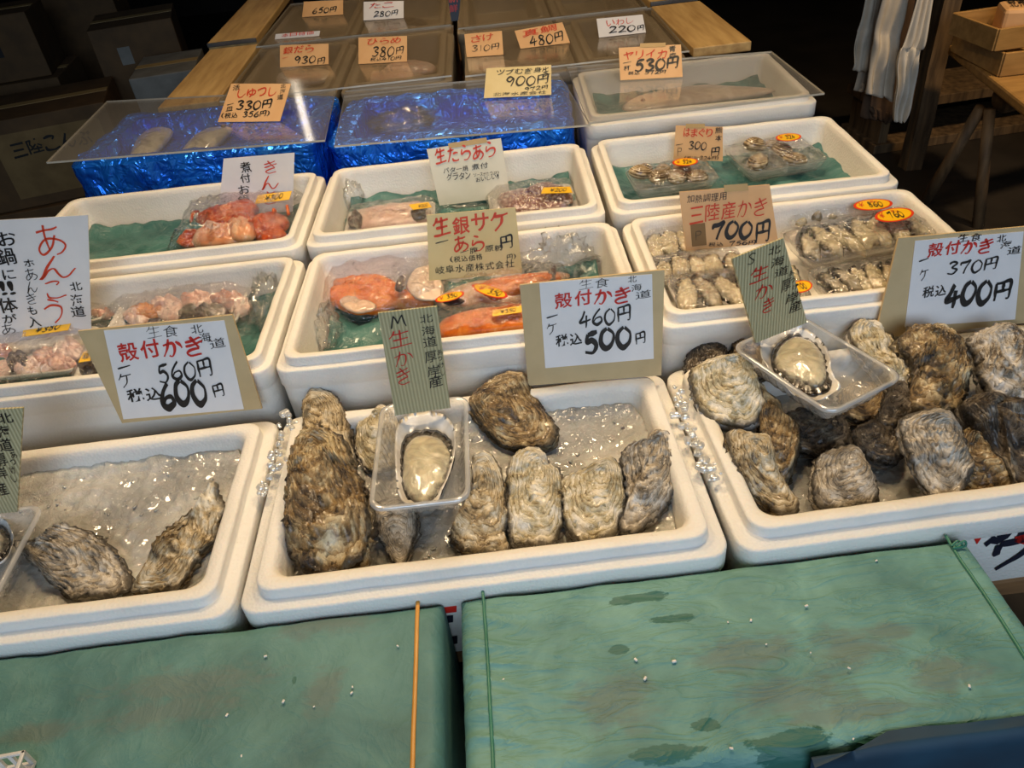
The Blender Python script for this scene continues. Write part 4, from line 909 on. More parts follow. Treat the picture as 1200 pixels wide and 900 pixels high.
def oval(root, fr, c, wpx, hpx, slope, h, text):
    f2_ = Frame(fr.o+fr.n*h, fr.x, fr.y)
    def ring(k, z): return [f2_.w(*f2_.px(c[0]+wpx/2*k*cos(a)+0*sin(a), c[1]+hpx/2*k*sin(a)-slope*wpx/2*k*cos(a)), z) for a in [2*pi*i/36 for i in range(36)]]
    V, F = loft([ring(1, 0), ring(1, .0005)], True, True); s = part('price_sticker', V, F, 'sticker_red', root, False)
    V, F = loft([ring(.86, .0005), ring(.86, .0008)], True, True); part('yellow_face', V, F, 'sticker', s, False)
    x, y = c
    toks = [('¥', (x-wpx*.34, y+hpx*.2+slope*wpx*.3), (x-wpx*.2, y+hpx*.2+slope*wpx*.2), hpx*.4, 'r', 0), (text, (x-wpx*.08, y+hpx*.26), (x+wpx*.28, y+hpx*.22-slope*wpx*.3), hpx*.42, 'k', .04), ('税込', (x-wpx*.06, y-hpx*.12), (x+wpx*.14, y-hpx*.14-slope*wpx*.1), hpx*.22, 'r', .02)]
    for k, (V, F) in write(f2_, toks, .0011).items(): part('lettering', V, F, INK[k][1], s, False)
def pack(label, quad, z, cat='fish pack', group=None, name='fish_pack', tilt=0, tray=True, H=.018, traymat='white_tray', shrink=.0):
    fr, W, D = qframe(quad, z, tilt); root = empty(name, fr.o-Vector((0, 0, H)), label, cat, group)
    if tray: shallow(root, fr, W-shrink, D-shrink, H, traymat)
    return root, fr, W, D

# --- monkfish packs
GM = 'film wrapped monkfish packs'
def blobpx(cx, cy, rx, ry, seed, n=9, rot=0):
    rr = random.Random(seed); out = []
    for i in range(n):
        a = 2*pi*i/n; k = rr.uniform(.72, 1.2); x, y = rx*k*cos(a), ry*k*sin(a); out.append((cx+x*cos(rot)-y*sin(rot), cy+x*sin(rot)+y*cos(rot)))
    return out
rt, fr, W, D = pack('wide monkfish pack with an orange liver piece, at the centre of its box', [(148, 318), (290, 304), (292, 378), (136, 392)], .738, 'fish pack', GM, 'fish_pack', 6)
for i, (x, y, rx, ry, mt, T) in enumerate([(177, 358, 26, 17, 'anko_orange', .016), (197, 364, 22, 14, 'anko_pale', .018), (232, 346, 20, 19, 'anko', .026), (256, 333, 17, 9, 'fish_dark', .020), (266, 350, 24, 14, 'anko', .018), (217, 343, 16, 9, 'anko_pale', .016), (285, 360, 14, 13, 'anko_pale', .014), (240, 366, 30, 10, 'fish_dark', .012), (160, 372, 16, 9, 'anko_pale', .012)]):
    piece(rt, 'fish_chunk', fr, blobpx(x, y, rx, ry, i+3), -.008, T, .006, mt, i, .008, 62)
film(rt, fr, W+.05, D+.02, .016, 5, .030, .005)
sticker(rt, fr, [(247, 309), (292, 300), (290, 310), (245, 320)], .024, '¥400')
rt, fr, W, D = pack('monkfish pack half hidden behind the tall white sign', [(58, 326), (140, 314), (134, 372), (44, 384)], .738, 'fish pack', GM, 'fish_pack', 4)
for i, (x, y, rx, ry, mt, T) in enumerate([(122, 340, 18, 20, 'anko_pale', .018), (98, 350, 22, 18, 'anko_pale', .018), (118, 364, 18, 10, 'anko', .014), (75, 358, 20, 16, 'anko', .016)]):
    piece(rt, 'fish_chunk', fr, blobpx(x, y, rx, ry, i+23), -.008, T, .006, mt, i+9, .008, 62)
film(rt, fr, W+.02, D+.02, .014, 6, .028, .005); sticker(rt, fr, [(104, 315), (119, 312), (115, 326), (102, 328)], .024, '¥380')
rt, fr, W, D = pack('monkfish pack in the near left corner of its box', [(-60, 398), (104, 384), (104, 432), (-70, 450)], .738, 'fish pack', GM, 'fish_pack', 4)
for i, (x, y, rx, ry, mt, T) in enumerate([(84, 412, 22, 14, 'anko_pale', .016), (58, 420, 24, 12, 'anko', .016), (22, 425, 18, 14, 'fish_dark', .016), (36, 432, 24, 10, 'anko_pale', .014), (80, 430, 22, 8, 'anko', .012), (-6, 435, 20, 14, 'anko_pale', .014), (4, 414, 16, 10, 'anko', .014), (-36, 430, 24, 14, 'anko', .014)]):
    piece(rt, 'fish_chunk', fr, blobpx(x, y, rx, ry, i+43), -.008, T, .006, mt, i+19, .008, 62)
film(rt, fr, W+.01, D+.02, .012, 7, .026, .005); sticker(rt, fr, [(28, 384), (84, 377), (80, 387), (26, 395)], .022, '¥380')
rt, fr, W, D = pack('small dark monkfish pack beside the tan 560 yen board', [(92, 400), (128, 397), (136, 440), (96, 446)], .738, 'fish pack', GM, 'fish_pack', 4)
piece(rt, 'fish_chunk', fr, blobpx(108, 430, 16, 12, 71), -.008, .014, .006, 'fish_dark', 31); piece(rt, 'fish_chunk', fr, blobpx(118, 416, 12, 10, 72), -.008, .012, .006, 'anko', 32)
film(rt, fr, W, D, .010, 8, .02, .004, nx=30, ny=30); sticker(rt, fr, [(98, 413), (106, 410), (106, 423), (92, 425)], .018, '¥38')
# --- red rockfish
rt, fr, W, D = pack('film wrapped pack of orange-red rockfish heads and fins', [(222, 246), (348, 232), (352, 278), (206, 292)], .752, 'fish pack', None, 'fish_pack', 5, False)
for i, (pts, mt, h, T) in enumerate([([(229, 258), (246, 250), (264, 246), (280, 240), (296, 238), (304, 244), (300, 256), (296, 268), (276, 266), (260, 266), (240, 264)], 'kinki', .010, .026),
    ([(226, 280), (236, 270), (252, 265), (272, 264), (292, 266), (299, 278), (280, 287), (248, 290), (226, 288)], 'kinki_pale', .002, .022), ([(296, 260), (318, 252), (336, 256), (339, 266), (324, 273), (300, 273)], 'kinki', .006, .020),
    ([(296, 274), (316, 269), (332, 271), (336, 279), (308, 285)], 'kinki', .000, .018), ([(207, 284), (219, 270), (232, 270), (236, 284), (224, 290)], 'kinki', .000, .008), ([(268, 262), (282, 258), (296, 262), (300, 276), (288, 284), (272, 280)], 'kinki_pale', .012, .022), ([(240, 264), (254, 262), (262, 270), (250, 274)], 'cod', .016, .012)]):
    piece(rt, 'fish_chunk', fr, pts, h, T, .012, mt, i+60, .0045, 60)
for k in range(9):
    a = [(300, 262), (330, 258)][k % 2]; p = fr.w(*fr.px(238+k*15, 262+(k*37 % 17)), .028); q = fr.w(*fr.px(230+k*16, 276-(k*53 % 22)), .03)
    b = MB(); b.tube(smooth_open([p, (p+q)/2+Vector((0, 0, .008)), q], 4), [.0034]*8+[.0008], 5); b.obj('fin_spine', 'kinki', rt, True)
film(rt, fr, W+.02, D+.02, .030, 11, .036, .006, bulge=.014); sticker(rt, fr, [(302, 229), (342, 224), (339, 234), (299, 239)], .040, '¥300')
# --- cod bones
GC = 'film wrapped cod bone packs'
rt, fr, W, D = pack('pack of pale pink cod flesh with a dark fin end, left in its box', [(404, 246), (508, 236), (512, 262), (408, 274)], .752, 'fish pack', GC, 'fish_pack', 0, True, .012)
piece(rt, 'fish_fillet', fr, [(410, 257), (424, 249), (443, 246), (477, 243), (500, 241), (503, 258), (467, 268), (427, 270)], -.004, .022, .006, 'cod', 80)
piece(rt, 'dark_fin', fr, blobpx(417, 259, 9, 8, 81), .004, .014, .008, 'fish_dark', 81, .006, 80); piece(rt, 'dark_fin', fr, blobpx(491, 250, 11, 8, 82), .004, .014, .008, 'fish_dark', 82, .006, 80)
film(rt, fr, W+.01, D+.01, .016, 12, .026, .004); sticker(rt, fr, [(479, 240), (502, 237), (506, 243), (484, 246)], .026, '¥200')
rt, fr, W, D = pack('pack of speckled brown cod bones, right in its box', [(568, 226), (672, 214), (676, 244), (578, 256)], .752, 'fish pack', GC, 'fish_pack', 0, True, .012)
piece(rt, 'fish_bone', fr, [(583, 231), (600, 226), (613, 225), (622, 232), (647, 240), (667, 241), (660, 248), (633, 252), (604, 251), (588, 244)], -.004, .020, .006, 'speckled', 83)
piece(rt, 'fish_bone', fr, [(613, 225), (640, 220), (667, 227), (670, 238), (643, 238), (622, 230)], .002, .022, .008, 'speckled', 84)
film(rt, fr, W+.01, D+.01, .018, 13, .028, .004); sticker(rt, fr, [(637, 220), (668, 219), (671, 226), (634, 227)], .028, '¥200')
# --- salmon
GS = 'salmon packs in the middle box'
rt, fr, W, D = pack('bagged orange salmon cut, left side of its box', [(372, 310), (520, 308), (522, 362), (372, 372)], .725, 'fish pack', GS, 'salmon_pack', 4, False)
piece(rt, 'salmon_cut', fr, [(388, 317), (410, 318), (443, 325), (466, 333), (459, 344), (427, 341), (400, 338), (386, 333)], .008, .016, .014, 'salmon', 90, .004, 40)
piece(rt, 'salmon_cut', fr, [(385, 338), (410, 336), (447, 338), (473, 342), (500, 346), (514, 353), (500, 361), (467, 359), (443, 367), (413, 368), (393, 359), (384, 348)], .002, .019, .014, 'salmon', 91, .004, 40)
piece(rt, 'pale_belly', fr, [(398, 352), (412, 346), (424, 352), (440, 356), (438, 364), (418, 367), (404, 362)], .015, .007, .006, 'salmon_skin', 92)
piece(rt, 'fin', fr, [(476, 336), (484, 318), (494, 309), (504, 309), (514, 323), (521, 340), (513, 351), (490, 351)], .020, .006, .003, 'salmon_pale', 93, .003)
piece(rt, 'dark_gill', fr, [(462, 338), (470, 323), (476, 327), (471, 342)], .030, .006, .004, 'fish_dark', 94)
film(rt, fr, W+.01, D+.01, .034, 15, .050, .006, bulge=.012); 
rt, fr, W, D = pack('bagged pale salmon frame with two yellow stickers, right side of its box', [(512, 326), (668, 316), (660, 362), (512, 368)], .725, 'fish pack', GS, 'salmon_pack', 4, False)
piece(rt, 'salmon_frame', fr, [(508, 353), (530, 341), (567, 331), (607, 325), (650, 320), (668, 322), (660, 330), (613, 351), (598, 359), (553, 363), (525, 364)], .004, .017, .014, 'salmon_skin', 95)
piece(rt, 'salmon_cut', fr, [(560, 336), (605, 328), (650, 322), (655, 330), (610, 344), (575, 352)], .014, .018, .008, 'salmon', 96); piece(rt, 'dark_gill', fr, [(516, 352), (530, 346), (545, 352), (530, 358)], .022, .006, .004, 'fish_dark', 97)
piece(rt, 'dark_gill', fr, [(640, 326), (648, 312), (652, 314), (650, 328)], .022, .006, .004, 'fish_dark', 97)
film(rt, fr, W+.01, D+.01, .030, 16, .046, .006, bulge=.010)
oval(rt, fr, (574, 341), 42, 13, -.28, .036, '350'); oval(rt, fr, (527, 348), 34, 10, .25, .034, '350')
rt, fr, W, D = pack('bagged bright orange salmon strip in the near part of its box', [(510, 374), (640, 360), (640, 388), (506, 398)], .735, 'fish pack', GS, 'salmon_pack', 4, False)
piece(rt, 'salmon_cut', fr, [(515, 380), (547, 369), (600, 361), (640, 358), (642, 386), (590, 392), (540, 397), (515, 396)], .004, .020, .012, 'salmon', 98)
film(rt, fr, W+.01, D+.01, .022, 17, .036, .005, bulge=.006); sticker(rt, fr, [(577, 364), (612, 358), (612, 366), (577, 371)], .030, '¥350')
def crumple(label, c, rx, ry, rz, seed, n=26, group='crumpled clear plastic bags'):
    V = []; F = []
    for j in range(n+1):
        for i in range(2*n):
            a = 2*pi*i/(2*n); t = pi*j/n; d = Vector((sin(t)*cos(a), sin(t)*sin(a), cos(t)))
            k = 1+.45*nz(d.x*2.4, d.y*2.4, d.z*2.4+seed)+.55*(ridge(nz(d.x*4, d.y*4, d.z*4+seed*2))-.4)
            V.append(Vector(c)+Vector((d.x*rx*k, d.y*ry*k, max(-.35, d.z)*rz*k)))
    for j in range(n):
        for i in range(2*n): F.append((j*2*n+i, j*2*n+(i+1) % (2*n), (j+1)*2*n+(i+1) % (2*n), (j+1)*2*n+i))
    return tag(mesh_obj('plastic_bag', V, F, 'bag_film'), label, 'bag', group)
crumple('crumpled clear plastic bag in the back right corner of the salmon box', Zp(655, 302, .735), .060, .040, .040, 3)
crumple('crumpled clear plastic bag at the left wall of the cod bone box', Zp(414, 234, .745), .020, .035, .035, 5, 18)
crumple('crumpled clear plastic at the right end of the monkfish box', Zp(313, 352, .735), .022, .060, .040, 9, 20)
crumple('crumpled clear plastic at the front left of the salmon box', Zp(381, 385, .725), .020, .050, .030, 11, 18)
# --- shucked oyster packs
GO = 'clear packs of shucked oysters'
def oyster_pack(label, quad, z, rows, cols, seed, tilt=2, skip=()):
    fr, W, D = qframe(quad, z, tilt); root = empty('oyster_pack', fr.o-Vector((0, 0, .028)), label, 'oyster pack', GO)
    shallow(root, fr, W, D, .026, 'clear_pack', 'tray', .018); rr = random.Random(seed)
    for r_i in range(rows):
        for c_i in range(cols):
            x = (-.5+(c_i+.5)/cols)*(W-.02)+rr.uniform(-.004, .004); y = (.5-(r_i+.5)/rows)*(D-.016)+rr.uniform(-.003, .003)
            rx, ry = (W-.02)/cols*.66, (D-.014)/rows*.54; a = rr.uniform(-.3, .3); n = 10; ol = []
            for k in range(n):
                t_ = 2*pi*k/n; q = rr.uniform(.82, 1.14); u, v = rx*q*cos(t_), ry*q*sin(t_)
                ol.append((x+u*cos(a)-v*sin(a), y+u*sin(a)+v*cos(a)))
            f2_ = Frame(fr.o+fr.n*(-.010+.004*rr.random()+(.004 if (r_i+c_i) % 2 else 0)), fr.x, fr.y); sd = seed*7.7+r_i*3+c_i
            V, F, A = pad(f2_, ol, lambda s: .014*(1-s**3.4)**.6, lambda s: -.012*(1-s), 16, 64, None, lambda s, th, x, y, sg: (.0030*s*s*sin(th*2*pi*11+sd+3*nz(x*40, y*40, sd))*(1 if y > 0 else .35))+.0045*fbm(x, y, sd, 55, 4), None)
            part('oyster_meat', V, F, 'shucked' if rr.random() < .7 else 'shucked_gray', root, True, A)
    film(root, fr, W-.004, D-.004, .010, seed, .010, .0022, 30, nx=44, ny=34, bulge=.006)
    return root, fr
oyster_pack('shucked oyster pack at the back left, behind the orange 700 yen card', [(748, 270), (830, 260), (846, 292), (756, 304)], .758, 1, 4, 41)
oyster_pack('shucked oyster pack just below the orange 700 yen card', [(752, 304), (862, 291), (884, 318), (768, 330)], .764, 1, 5, 42)
rt, fr = oyster_pack('shucked oyster pack in the near left corner, half behind the S card', [(780, 322), (925, 308), (956, 350), (796, 370)], .768, 1, 6, 43)
oval(rt, fr, (939, 336), 26, 14, .1, .014, '700')
rt, fr = oyster_pack('shucked oyster pack farthest back, with its own oval sticker', [(912, 240), (1046, 226), (1062, 244), (920, 262)], .762, 1, 6, 44)
oval(rt, fr, (1023, 240), 46, 13, .06, .022, '860')
rt, fr = oyster_pack('widest shucked oyster pack, right of the orange 700 yen card', [(918, 264), (1074, 246), (1102, 276), (940, 310)], .772, 1, 7, 45)
oval(rt, fr, (1048, 252), 46, 16, .10, .022, '760')
oyster_pack('shucked oyster pack beside the tan board of the 400 yen sign', [(950, 314), (1062, 298), (1090, 336), (966, 356)], .770, 1, 6, 46)
# --- clams
GCL = 'clear packs of hard clams'
def clam(root, fr, c, rpx, h, seed, rot):
    rr = random.Random(seed); x0, y0 = fr.px(*c); x1, _ = fr.px(c[0]+rpx, c[1]); r = abs(x1-x0)*1.2; ol = []
    for k in range(14):
        t_ = 2*pi*k/14; rx = r*(1.0 if sin(t_) < .3 else .86); u, v = rx*cos(t_), r*.78*sin(t_)+(r*.12 if abs(cos(t_)) < .2 and sin(t_) > 0 else 0)
        ol.append((x0+u*cos(rot)-v*sin(rot), y0+u*sin(rot)+v*cos(rot)))
    f2_ = Frame(fr.o+fr.n*h, (fr.x+fr.n*rr.uniform(-.3, .3)), fr.y)
    V, F, A = pad(f2_, ol, lambda s: r*.62*(1-s**2)**.55, lambda s: -r*.5*(1-s**2)**.55, 16, 48, None, None, None)
    part('clam', V, F, 'clam', root, True, A)
for lab, quad, cl, stp, div in (('clam pack with a row of clams, in front of the small orange 300 yen card', [(733, 197), (832, 186), (840, 210), (742, 224)], [(749, 209, 13, .008), (770, 207, 13, .008), (793, 206, 13, .008), (816, 205, 13, .008), (755, 198, 11, .006), (777, 196, 11, .006), (800, 196, 11, .004)], (803, 190), False),
                      ('two-part clam pack right of the small orange 300 yen card', [(852, 168), (948, 159), (964, 188), (868, 205)], [(883, 174, 14, .012), (888, 188, 15, .010), (917, 173, 14, .010), (932, 185, 14, .010), (906, 166, 11, .006)], (924, 161), True)):
    fr, W, D = qframe(quad, .776, 2); root = empty('clam_pack', fr.o-Vector((0, 0, .026)), lab, 'clam pack', GCL)
    shallow(root, fr, W, D, .026, 'clear_pack', 'tray', .018)
    for i, (x, y, r, h) in enumerate(cl): clam(root, fr, (x, y), r, h-.012, i+len(lab), i*.9)
    if div: b = MB(); b.box(fr.w(0, 0, -.010), (.006, D-.02, .022), math.atan2(fr.x.y, fr.x.x), .002); b.obj('divider', 'clear_plastic', root)
    film(root, fr, W-.004, D-.004, .008, 51 if div else 52, .008, .0025, 30, nx=40, ny=30, bulge=.008)
    oval(root, fr, (stp[0], stp[1]), 30, 9, .05, .020, '324')

# ------------------------------------------------------------------ row 4: foil boxes and squid box under acrylic sheets
def foil_box(label, cx, cy, W, D, rot, zt, H, depth):
    fr = box_frame(cx, cy, rot, zt); prof = []
    def seg(a, b, n): return [(a[0]+(b[0]-a[0])*k/n, a[1]+(b[1]-a[1])*k/n) for k in range(n)]
    pr = seg((0, -H), (0, -.006), 12)+seg((0, -.006), (.006, 0), 2)+seg((.006, 0), (.026, 0), 3)+seg((.026, 0), (.032, -.006), 2)+seg((.032, -.006), (.046, -depth), 8)+seg((.046, -depth), (.155, -depth-.001), 12)+[(.155, -depth)]
    rings = []
    for d, z in pr:
        L = []
        for x, y in rrect_dense(W, D, .03, 4, .014):
            kx, ky = (W-2*d)/W, (D-2*d)/D; x, y = x*kx, y*ky; n1 = ridge(nz(x*10+cx*9, y*10, z*14))*.009+.005*ridge(nz(x*24, y*24, z*24+cx))+.0015*nz(x*70, y*70, z*70)
            l = max(1e-6, math.hypot(x, y)); inn = -1 if d > .03 else 1
            L.append(fr.w(x+inn*n1*x/l*.9, y+inn*n1*y/l*.9-(0), z+n1*(.6 if d > .01 else .1)))
        rings.append(L)
    V, F = loft(rings, True, True); o = mesh_obj('foil_box', V, F, 'foil', smooth=False, origin=(cx, cy, zt-H)); return tag(o, label, 'box', 'boxes wrapped in blue foil'), fr
D4, fg = foil_box('shiny blue foil box holding two silver fish', -.618, 1.842, .540, .33, -4.0, .838, .838-TT, .055)
E4, fh = foil_box('shiny blue foil box behind the cod bone box, no fish seen', -.052, 1.795, .525, .31, -4.0, .826, .826-TT, .05)
C4, fi = styro('foam_box', 'white foam box with a long squid under an acrylic sheet', .482, 1.772, .490, .355, -3.0, .820, .820-TT, .075, group=G2, k=.70)
def acrylic(label, quad=None, z=0, fr=None, W=0, D=0, mat='acrylic', th=.004, quadw=None):
    if quad: q = [Zp(*p, z) for p in quad]
    else: q = [fr.w(x, y) for x, y in ((-W/2, D/2), (W/2, D/2), (W/2, -D/2), (-W/2, -D/2))]
    z3 = Vector((0, 0, th)); V = [p+z3 for p in q]+q
    o = mesh_obj('acrylic_sheet', V, [(3, 2, 1, 0), (4, 5, 6, 7), (0, 1, 5, 4), (1, 2, 6, 5), (2, 3, 7, 6), (3, 0, 4, 7)], mat, smooth=False)
    o.data.materials.append(M['acrylic_edge'])
    for p in o.data.polygons[2:]: p.material_index = 1
    return tag(o, label, 'acrylic sheet', 'clear acrylic sheets laid over the boxes')
acrylic('clear acrylic sheet over the foil box with two fish', [(126, 120), (394, 106), (381, 166), (55, 192)], .846)
acrylic('clear acrylic sheet over the foil box behind the cod', [(405, 108), (655, 88), (692, 148), (392, 173)], .834)
acrylic('clear acrylic sheet over the squid box', [(664, 80), (904, 62), (966, 111), (690, 146)], .836)
GF = 'silver fish in the blue foil box'
def fish(label, px, z, T, mat, seed, group=None, name='fish', tail=True):
    cx = sum(p[0] for p in px)/len(px); cy = sum(p[1] for p in px)/len(px); fr = flat(Zp(cx, cy, z)); ol = [fr.px(*p) for p in px]
    root = empty(name, fr.o-Vector((0, 0, T)), label, name, group)
    V, F, A = pad(fr, ol, lambda s: T*(1-s**2.2)**.6, lambda s: -T*(1-s**2.2)**.6, 14, 64, None, lambda s, th, x, y, sg: .001*fbm(x, y, seed, 60, 3)); part('body', V, F, mat, root, True, A)
    # eye, gill line and fin
    e = Vector(ol[0]).lerp(Vector(ol[len(ol)//2]), .14); b = MB(); bm = []
    n = 10
    for j in range(5):
        for i in range(n): t_ = pi/2*j/4; bm.append(fr.w(e.x+.006*cos(t_)*cos(2*pi*i/n), e.y+.006*cos(t_)*sin(2*pi*i/n), T*.78+.004*sin(t_)))
    b.add(bm, [(j*n+i, j*n+(i+1) % n, (j+1)*n+(i+1) % n, (j+1)*n+i) for j in range(4) for i in range(n)]); b.obj('eye', 'fish_dark', root, True)
    a, c = Vector(ol[0]), Vector(ol[len(ol)//2]); d = (c-a).normalized(); pq = Vector((-d.y, d.x)); mm = a.lerp(c, .45)
    V, F, A = pad(Frame(fr.o+fr.n*T*.85, fr.x, fr.y), [tuple(mm), tuple(mm+d*.03+pq*.010), tuple(mm+d*.04-pq*.002), tuple(mm+d*.02-pq*.008)], lambda s: .0025*(1-s), lambda s: -.001*(1-s), 5, 20); part('fin', V, F, mat, root, True, A)
    return root
fish('left silver fish under the acrylic, nose towards the back', [(201, 146), (203, 156), (190, 172), (172, 187), (152, 190), (154, 178), (163, 162), (182, 150)], .800, .018, 'fish_silver', 3, GF)
fish('right silver fish under the acrylic, nearer the orange 330 yen card', [(272, 150), (268, 158), (250, 174), (232, 184), (210, 187), (216, 174), (230, 160), (250, 151)], .800, .018, 'fish_silver', 5, GF)
liner('teal paper under the squid', fi, -.046, 6, .40, .24, .005)
fish('long grey-brown squid lying on teal paper', [(728, 127), (746, 114), (790, 105), (830, 101), (866, 103), (910, 106), (880, 113), (830, 120), (780, 127), (745, 131)], .794, .016, 'squid', 7, None, 'squid')
crumple('crumpled clear plastic in the blue foil box behind the cod', Zp(470, 142, .790), .07, .05, .022, 21, 20)
# ------------------------------------------------------------------ signs of rows 2 to 4
card('price_sign', 'tall white monkfish sign at the left edge', [(-34, 260), (103, 252), (107, 388), (-34, 408)], .745, 8, 'paper_white',
  [('あ', (48, 301), (82, 299), 34, o_, 0), ('ん', (49, 327), (92, 325), 25, o_, 0), ('こ', (57, 351), (80, 349), 20, o_, .01), ('う', (57, 377), (82, 375), 25, o_, .01), ('北', (84, 341), (98, 340), 10, k_, .03), ('海', (85, 358), (100, 357), 13, k_, .03), ('道', (85, 371), (102, 370), 12, k_, .03),
   ('ホ', (30, 313), (42, 312), 8, k_, .03), ('あ', (32, 329), (46, 328), 13, k_, 0), ('ん', (33, 343), (46, 342), 12, k_, 0), ('き', (33, 357), (46, 356), 12, k_, 0), ('も', (35, 369), (45, 368), 10, k_, .03), ('入', (35, 383), (50, 382), 12, k_, .03), ('お', (0, 288), (22, 286), 16, k_, .04), ('鍋', (0, 311), (22, 310), 19, k_, .04), ('に', (5, 327), (20, 326), 11, k_, .04), ('!!', (3, 346), (20, 345), 16, k_, .04), ('体', (1, 367), (24, 366), 17, k_, .04), ('が', (5, 379), (22, 378), 10, k_, .04), ('あ', (4, 392), (20, 391), 11, k_, 0), ('の', (-28, 300), (-10, 298), 16, k_, .03)])
card('price_sign', 'white rockfish sign with red vertical writing, behind the red rockfish', [(262, 186), (345, 179), (343, 248), (256, 252)], .750, 8, 'paper_white',
  [('き', (311, 204), (328, 202), 14, o_, .01), ('ん', (308, 222), (328, 221), 15, o_, .01), ('き', (310, 240), (328, 238), 14, o_, .01), ('煮', (283, 202), (296, 201), 12, k_, .03), ('付', (283, 214), (295, 213), 10, k_, .03), ('お', (281, 227), (294, 226), 10, k_, .03), ('鍋', (281, 240), (294, 239), 10, k_, .03)])
card('price_sign', 'orange 330 yen card lying on the acrylic over two fish', [(271, 98), (341, 98), (328, 142), (255, 143)], .852, 48, 'paper_orange',
  [('しゅつし', (277, 115), (324, 112), 10, o_, .03), ('活', (273, 106), (281, 105), 6, k_, .02), ('北', (329, 104), (335, 103), 5, k_, .03), ('海', (328, 110), (335, 109), 5, k_, .03), ('道', (325, 117), (332, 116), 6, k_, .03), ('一', (266, 125), (274, 124), 4, k_, .05), ('皿', (265, 131), (273, 130), 5, k_, .03), ('330円', (277, 129), (318, 127), 10, k_, .03), ('(税込 356円)', (259, 139), (316, 136), 6, k_, .03)])
card('price_sign', 'glossy yellowish 900 yen card on the acrylic over the right foil box', [(570, 80), (646, 76), (646, 111), (567, 115)], .842, 42, 'paper_yellow',
  [('ツブむき身', (582, 88), (635, 85), 6, k_, .02), ('生', (636, 90), (645, 88), 10, k_, .02), ('900円', (593, 102), (643, 98), 11, k_, .02), ('972円', (615, 107), (642, 104), 4, k_, .03), ('北海水産会社', (578, 113), (640, 110), 4, k_, .02)])
card('price_sign', 'orange squid card marked 530 yen on the acrylic over the squid', [(725, 56), (798, 52), (800, 90), (727, 94)], .843, 36, 'paper_orange',
  [('ヤリイカ', (730, 70), (782, 68), 10, o_, .04), ('青', (784, 61), (792, 60), 7, k_, .03), ('森', (784, 69), (793, 68), 7, k_, .03), ('一', (730, 76), (740, 75), 4, k_, .04), ('杯', (731, 83), (739, 82), 6, k_, .03), ('530円', (744, 83), (795, 80), 13, k_, .05), ('税込 572円', (736, 88), (780, 86), 4, k_, .04)], extra=[([(750, 51), (780, 50), (780, 55), (750, 56)], 'tape', 'tape')])
card('price_sign', 'cream cod bone card with red heading, in the box behind the salmon', [(500, 175), (587, 162), (598, 231), (515, 241)], .745, 12, 'paper_cream',
  [('生たらあら', (511, 192), (582, 183), 17, o_, .05), ('バター焼', (520, 203), (549, 200), 6, k_, .02), ('煮付', (553, 199), (572, 197), 7, k_, .02), ('グラタン', (524, 212), (552, 209), 8, k_, .02), ('ソースがたっぷり', (555, 207), (585, 204), 4, k_, .02), ('おいしい!', (558, 213), (585, 209), 5, k_, .02)], .002, extra=[([(525, 168), (570, 161), (571, 167), (526, 174)], 'tape', 'tape')])
card('price_sign', 'yellow salmon bone card with red heading, standing in the salmon box', [(500, 252), (604, 243), (612, 320), (503, 329)], .760, 12, 'paper_yellow',
  [('生銀サケ', (509, 277), (597, 268), 21, o_, .05), ('一', (511, 288), (526, 286), 7, k_, .06), ('あら', (533, 296), (569, 292), 18, o_, .04), ('円', (587, 291), (602, 289), 15, k_, .02), ('一腹 原糖', (540, 299), (590, 293), 7, k_, .02), ('(税込価格', (528, 308), (566, 304), 7, k_, .02), ('円)', (594, 304), (605, 303), 6, k_, .02), ('岐阜水産株式会社', (511, 321), (603, 313), 9, k_, .01)], .002)
card('price_sign', 'small orange clam card marked 300 yen', [(792, 147), (847, 149), (847, 189), (789, 187)], .765, 10, 'paper_orange',
  [('はまぐり', (801, 160), (835, 160), 10, o_, .04), ('熊', (838, 156), (846, 156), 7, k_, .03), ('本', (838, 165), (846, 165), 7, k_, .03), ('300', (807, 175), (828, 175), 9, k_, .02), ('円', (833, 182), (843, 182), 10, k_, .02), ('一', (792, 172), (800, 172), 5, k_, .05), ('P', (793, 182), (799, 182), 9, k_, 0), ('(税込 324円)', (802, 187), (842, 187), 4, k_, .03)], extra=[([(804, 145), (826, 145), (826, 150), (804, 150)], 'tape', 'tape')])
card('price_sign', 'large orange oyster card marked 700 yen', [(796, 225), (902, 216), (912, 284), (804, 294)], .762, 12, 'paper_orange',
  [('加熱調理用', (805, 238), (851, 234), 9, k_, .0), ('三陸産かき', (808, 262), (899, 252), 20, o_, .01), ('P', (814, 281), (822, 280), 10, k_, 0), ('700', (834, 281), (881, 277), 19, k_, .06), ('円', (885, 283), (902, 281), 24, k_, .03), ('税込 756円', (830, 289), (885, 286), 5, k_, .04)], .002,
  extra=[([(809, 263), (826, 261), (828, 287), (811, 289)], 'patch_brown', 'paper_patch'), ([(848, 217), (876, 215), (877, 223), (849, 225)], 'tape', 'tape')])

